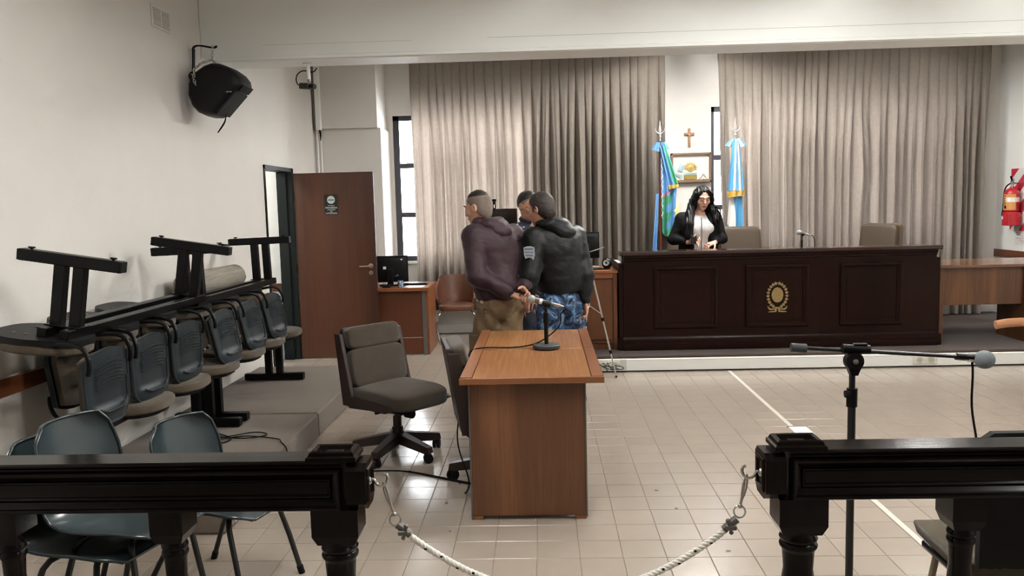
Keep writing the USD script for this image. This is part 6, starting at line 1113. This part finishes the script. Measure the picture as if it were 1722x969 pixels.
tm.add('cable', tube(smooth_path([e_, e_ + (.016, 0, -.012), (.108, 4.98, .985), (.10, 4.985, .93), (.05, 4.99, .86), (-.04, 5.0, .80), (-.14, 5.0, .777), (-.26, 4.985, .7755), (-.405, 4.955, .778), (-.446, 4.945, .765), (-.462, 4.93, .70), (-.468, 4.90, .60), (-.50, 4.62, .25), (-.44, 4.52, .10), (-.47, 4.60, .006), (-.52, 4.78, .006)], 90), .0042, 7), M_MATTEBLACK, world=True, smooth=True)
fcb = Thing('floor_cable', 'thin black cable running across the tiles under the swivel chair', 'cable', (-.75, 4.95, 0)); fcb.add('lead', tube(smooth_path([(-1.62, 5.03, .005), (-1.3, 5.02, .005), (-1.04, 5.02, .005), (-.9, 5.01, .005), (-.82, 4.975, .005), (-.65, 4.87, .005), (-.45, 4.75, .005), (-.35, 4.7, .005)], 50), .0042, 6), M_MATTEBLACK, world=True, smooth=True); fcb.add('lead', tube(smooth_path([(-.86, 4.985, .012), (-.72, 4.925, .006), (-.56, 4.83, .006), (-.40, 4.74, .006)], 24), .0038, 6), M_MATTEBLACK, world=True, smooth=True)
pcb = Thing('coiled_cable', 'loosely coiled black cable lying on the near carpeted riser', 'cable', (-2.0, 5.2, .185)); pcb.add('lead', tube(smooth_path([(-2.33, 5.60, .25), (-2.28, 5.5, .188), (-2.12, 5.25, .186), (-2.02, 5.12, .186), (-2.08, 5.04, .187), (-2.14, 5.10, .187), (-2.02, 5.22, .191), (-1.9, 5.3, .187), (-1.82, 5.24, .187), (-1.9, 5.15, .192), (-2.08, 5.18, .190), (-2.2, 5.20, .187), (-2.17, 5.14, .187), (-1.98, 5.17, .195), (-1.80, 5.17, .187), (-1.70, 5.12, .187), (-1.66, 5.04, .187), (-1.632, 5.02, .17), (-1.628, 5.02, .08), (-1.62, 5.03, .005)], 130), .0040, 6), M_MATTEBLACK, world=True, smooth=True)
bmic = Thing('bench_microphone', 'microphone on a short stand at the middle of the bench top', 'microphone', (2.665, 8.66, .93)); bmic.add('base', xf(lathe([(0, 0), (.055, 0), (.055, .012), (.02, .02), (0, .02)], 24), (0, 0, 0)), M_BLACK); bmic.add('stand_tube', [rod((0, 0, .015), (0, 0, .27), .011), rod((0, 0, .26), (.002, 0, .325), .0065)], M_BLACK); bmic.add('mic_clip', rod((-.005, 0, .332), (.02, 0, .324), .015), M_BLACK); e_ = handheld(bmic, (2.612, 8.66, 1.286), (2.70, 8.665, 1.262)); bmic.add('cable', tube(smooth_path([e_, e_ + V(.02, 0, -.005), (2.79, 8.67, 1.22), (2.80, 8.68, 1.10), (2.78, 8.7, .95), (2.74, 8.72, .935)], 24), .004, 6), M_MATTEBLACK, world=True)
bpp = Thing('bench_papers', 'white papers lying on the left wing of the dark bench', 'paper', (.775, 8.6, 1.02)); bpp.add('sheet', box(-.018, .016, -.2, .12, .0, .004, .001), M_PLASTIC_W, smooth=False); bpp.add('sheet', xf(box(-.016, .016, -.15, .15, .0, .003), (0, .1, .004), (0, 0, 2)), M_PLASTIC_W, smooth=False)

# light tripod behind the black-jacketed man
tp = Thing('tripod', 'slim silver tripod standing beside the man in black', 'tripod', (.42, 7.45, 0)); M_TRI = mat('tripod_silver', '#c4c0b8', rough=.35, metal=.75)
top = V(.405, 7.45, 1.14)
for k, (fx_, fy_) in enumerate(((.665, 7.70), (.275, 7.62), (.33, 7.10))):
    f_ = V(fx_, fy_, .012); mid = top + (f_ - top) * .5; m2 = top + (f_ - top) * .78; lg = tp.add('leg', [tube([top, mid], .0115, 8, flat=(1, .8)), tube([mid, m2], .0085, 8), tube([m2, f_], .0062, 8)], M_TRI, world=True); tp.add('leg_lock', [tube([q - unit(f_ - top) * .015, q + unit(f_ - top) * .02], .0145, 10) for q in (mid, m2)], M_BLACK, parent=lg, world=True); tp.add('rubber_foot', ball(f_, .011, 1), M_BLACK, parent=lg, world=True)
    tp.add('brace', rod(top + (0, 0, -.42), top + (f_ - top) * .46, .004), M_TRI, world=True)
tp.add('centre_post', rod(top + (0, 0, -.44), top + (0, 0, .12), .010), M_TRI, world=True); tp.add('pan_head', [rbox(.385, .425, 7.43, 7.47, 1.14, 1.18, .008), rbox(.382, .422, 7.43, 7.47, 1.22, 1.27, .008), rod((.38, 7.45, 1.245), (.40, 7.45, 1.30), .012)], M_BLACK, world=True); tp.add('pan_handle', rod((.42, 7.44, 1.20), (.545, 7.40, 1.24), .0055), M_TRI, world=True); tp.add('phone_clamp', [rbox(.365, .375, 7.43, 7.47, 1.27, 1.36, .003), rbox(.36, .41, 7.44, 7.46, 1.30, 1.315, .003)], M_BLACK, world=True)
for k in range(4):
    a = .58 + k * .05; tp2 = smooth_path([(.62 - .04 * k, 7.72, .14), (a, 7.80, .06), (a + .02, 7.86, .03 + .01 * k), (.56 + .1 * (k % 2), 7.925, .07)], 20)
    solo('socket_lead', tube(tp2, .0035, 6), M_MATTEBLACK if k % 2 else M_RUB, ['black lead looping from the tripod foot to the left socket', 'grey lead bunched lowest by the tripod foot', 'black lead dangling to the second socket of the white channel', 'grey lead curling over the socket plate by the tripod'][k], 'cable', 'leads plugged in beside the tripod', smooth=True)

# strip, plate and scraps on the floor
fs = Thing('floor_strip', 'narrow white strip set in the tiles from the dais towards the balustrade', 'strip', (1.765, 5.8, 0)); fs.add('strip', box(1.745, 1.778, 2.7, 5.70, -.002, .0016, .0008), mat('strip_white', '#d5cdc4', rough=.35), world=True); fs.add('strip', box(1.745, 1.778, 5.91, 7.93, -.002, .0016, .0008), _mats['strip_white'], world=True)
fp = Thing('floor_plate', 'shiny white metal plate set in the floor strip', 'floor plate', (1.79, 5.8, 0)); fp.add('plate_half', box(1.735, 1.86, 5.815, 5.90, -.001, .004, .001), M_PLASTIC_W, world=True); fp.add('plate_half', box(1.735, 1.86, 5.71, 5.805, -.001, .004, .001), M_PLASTIC_W, world=True); fp.add('edge', box(1.725, 1.87, 5.9, 5.912, -.001, .006, .001), M_GREYMETAL, world=True)
for k, (x, y) in enumerate(((.62, 4.62), (.68, 4.33), (-.56, 4.45), (-.50, 4.05), (.78, 3.93), (.84, 3.78))):
    solo('floor_scrap', hull([(x + RNG.uniform(-.014, .014), y + RNG.uniform(-.016, .016), .001 + .004 * (q % 2)) for q in range(7)]), M_GREYMETAL, ['tiny dark scrap on the tiles right of the table, farthest off', 'tiny dark scrap on the tiles just right of the table foot', 'tiny dark scrap on the tiles left of the table foot', 'tiny dark scrap on the tiles above the rope at left', 'tiny dark scrap on the tiles above the rope at right', 'tiny dark scrap on the tiles nearest the rope at right'][k], 'litter', 'dark scraps on the tiles')
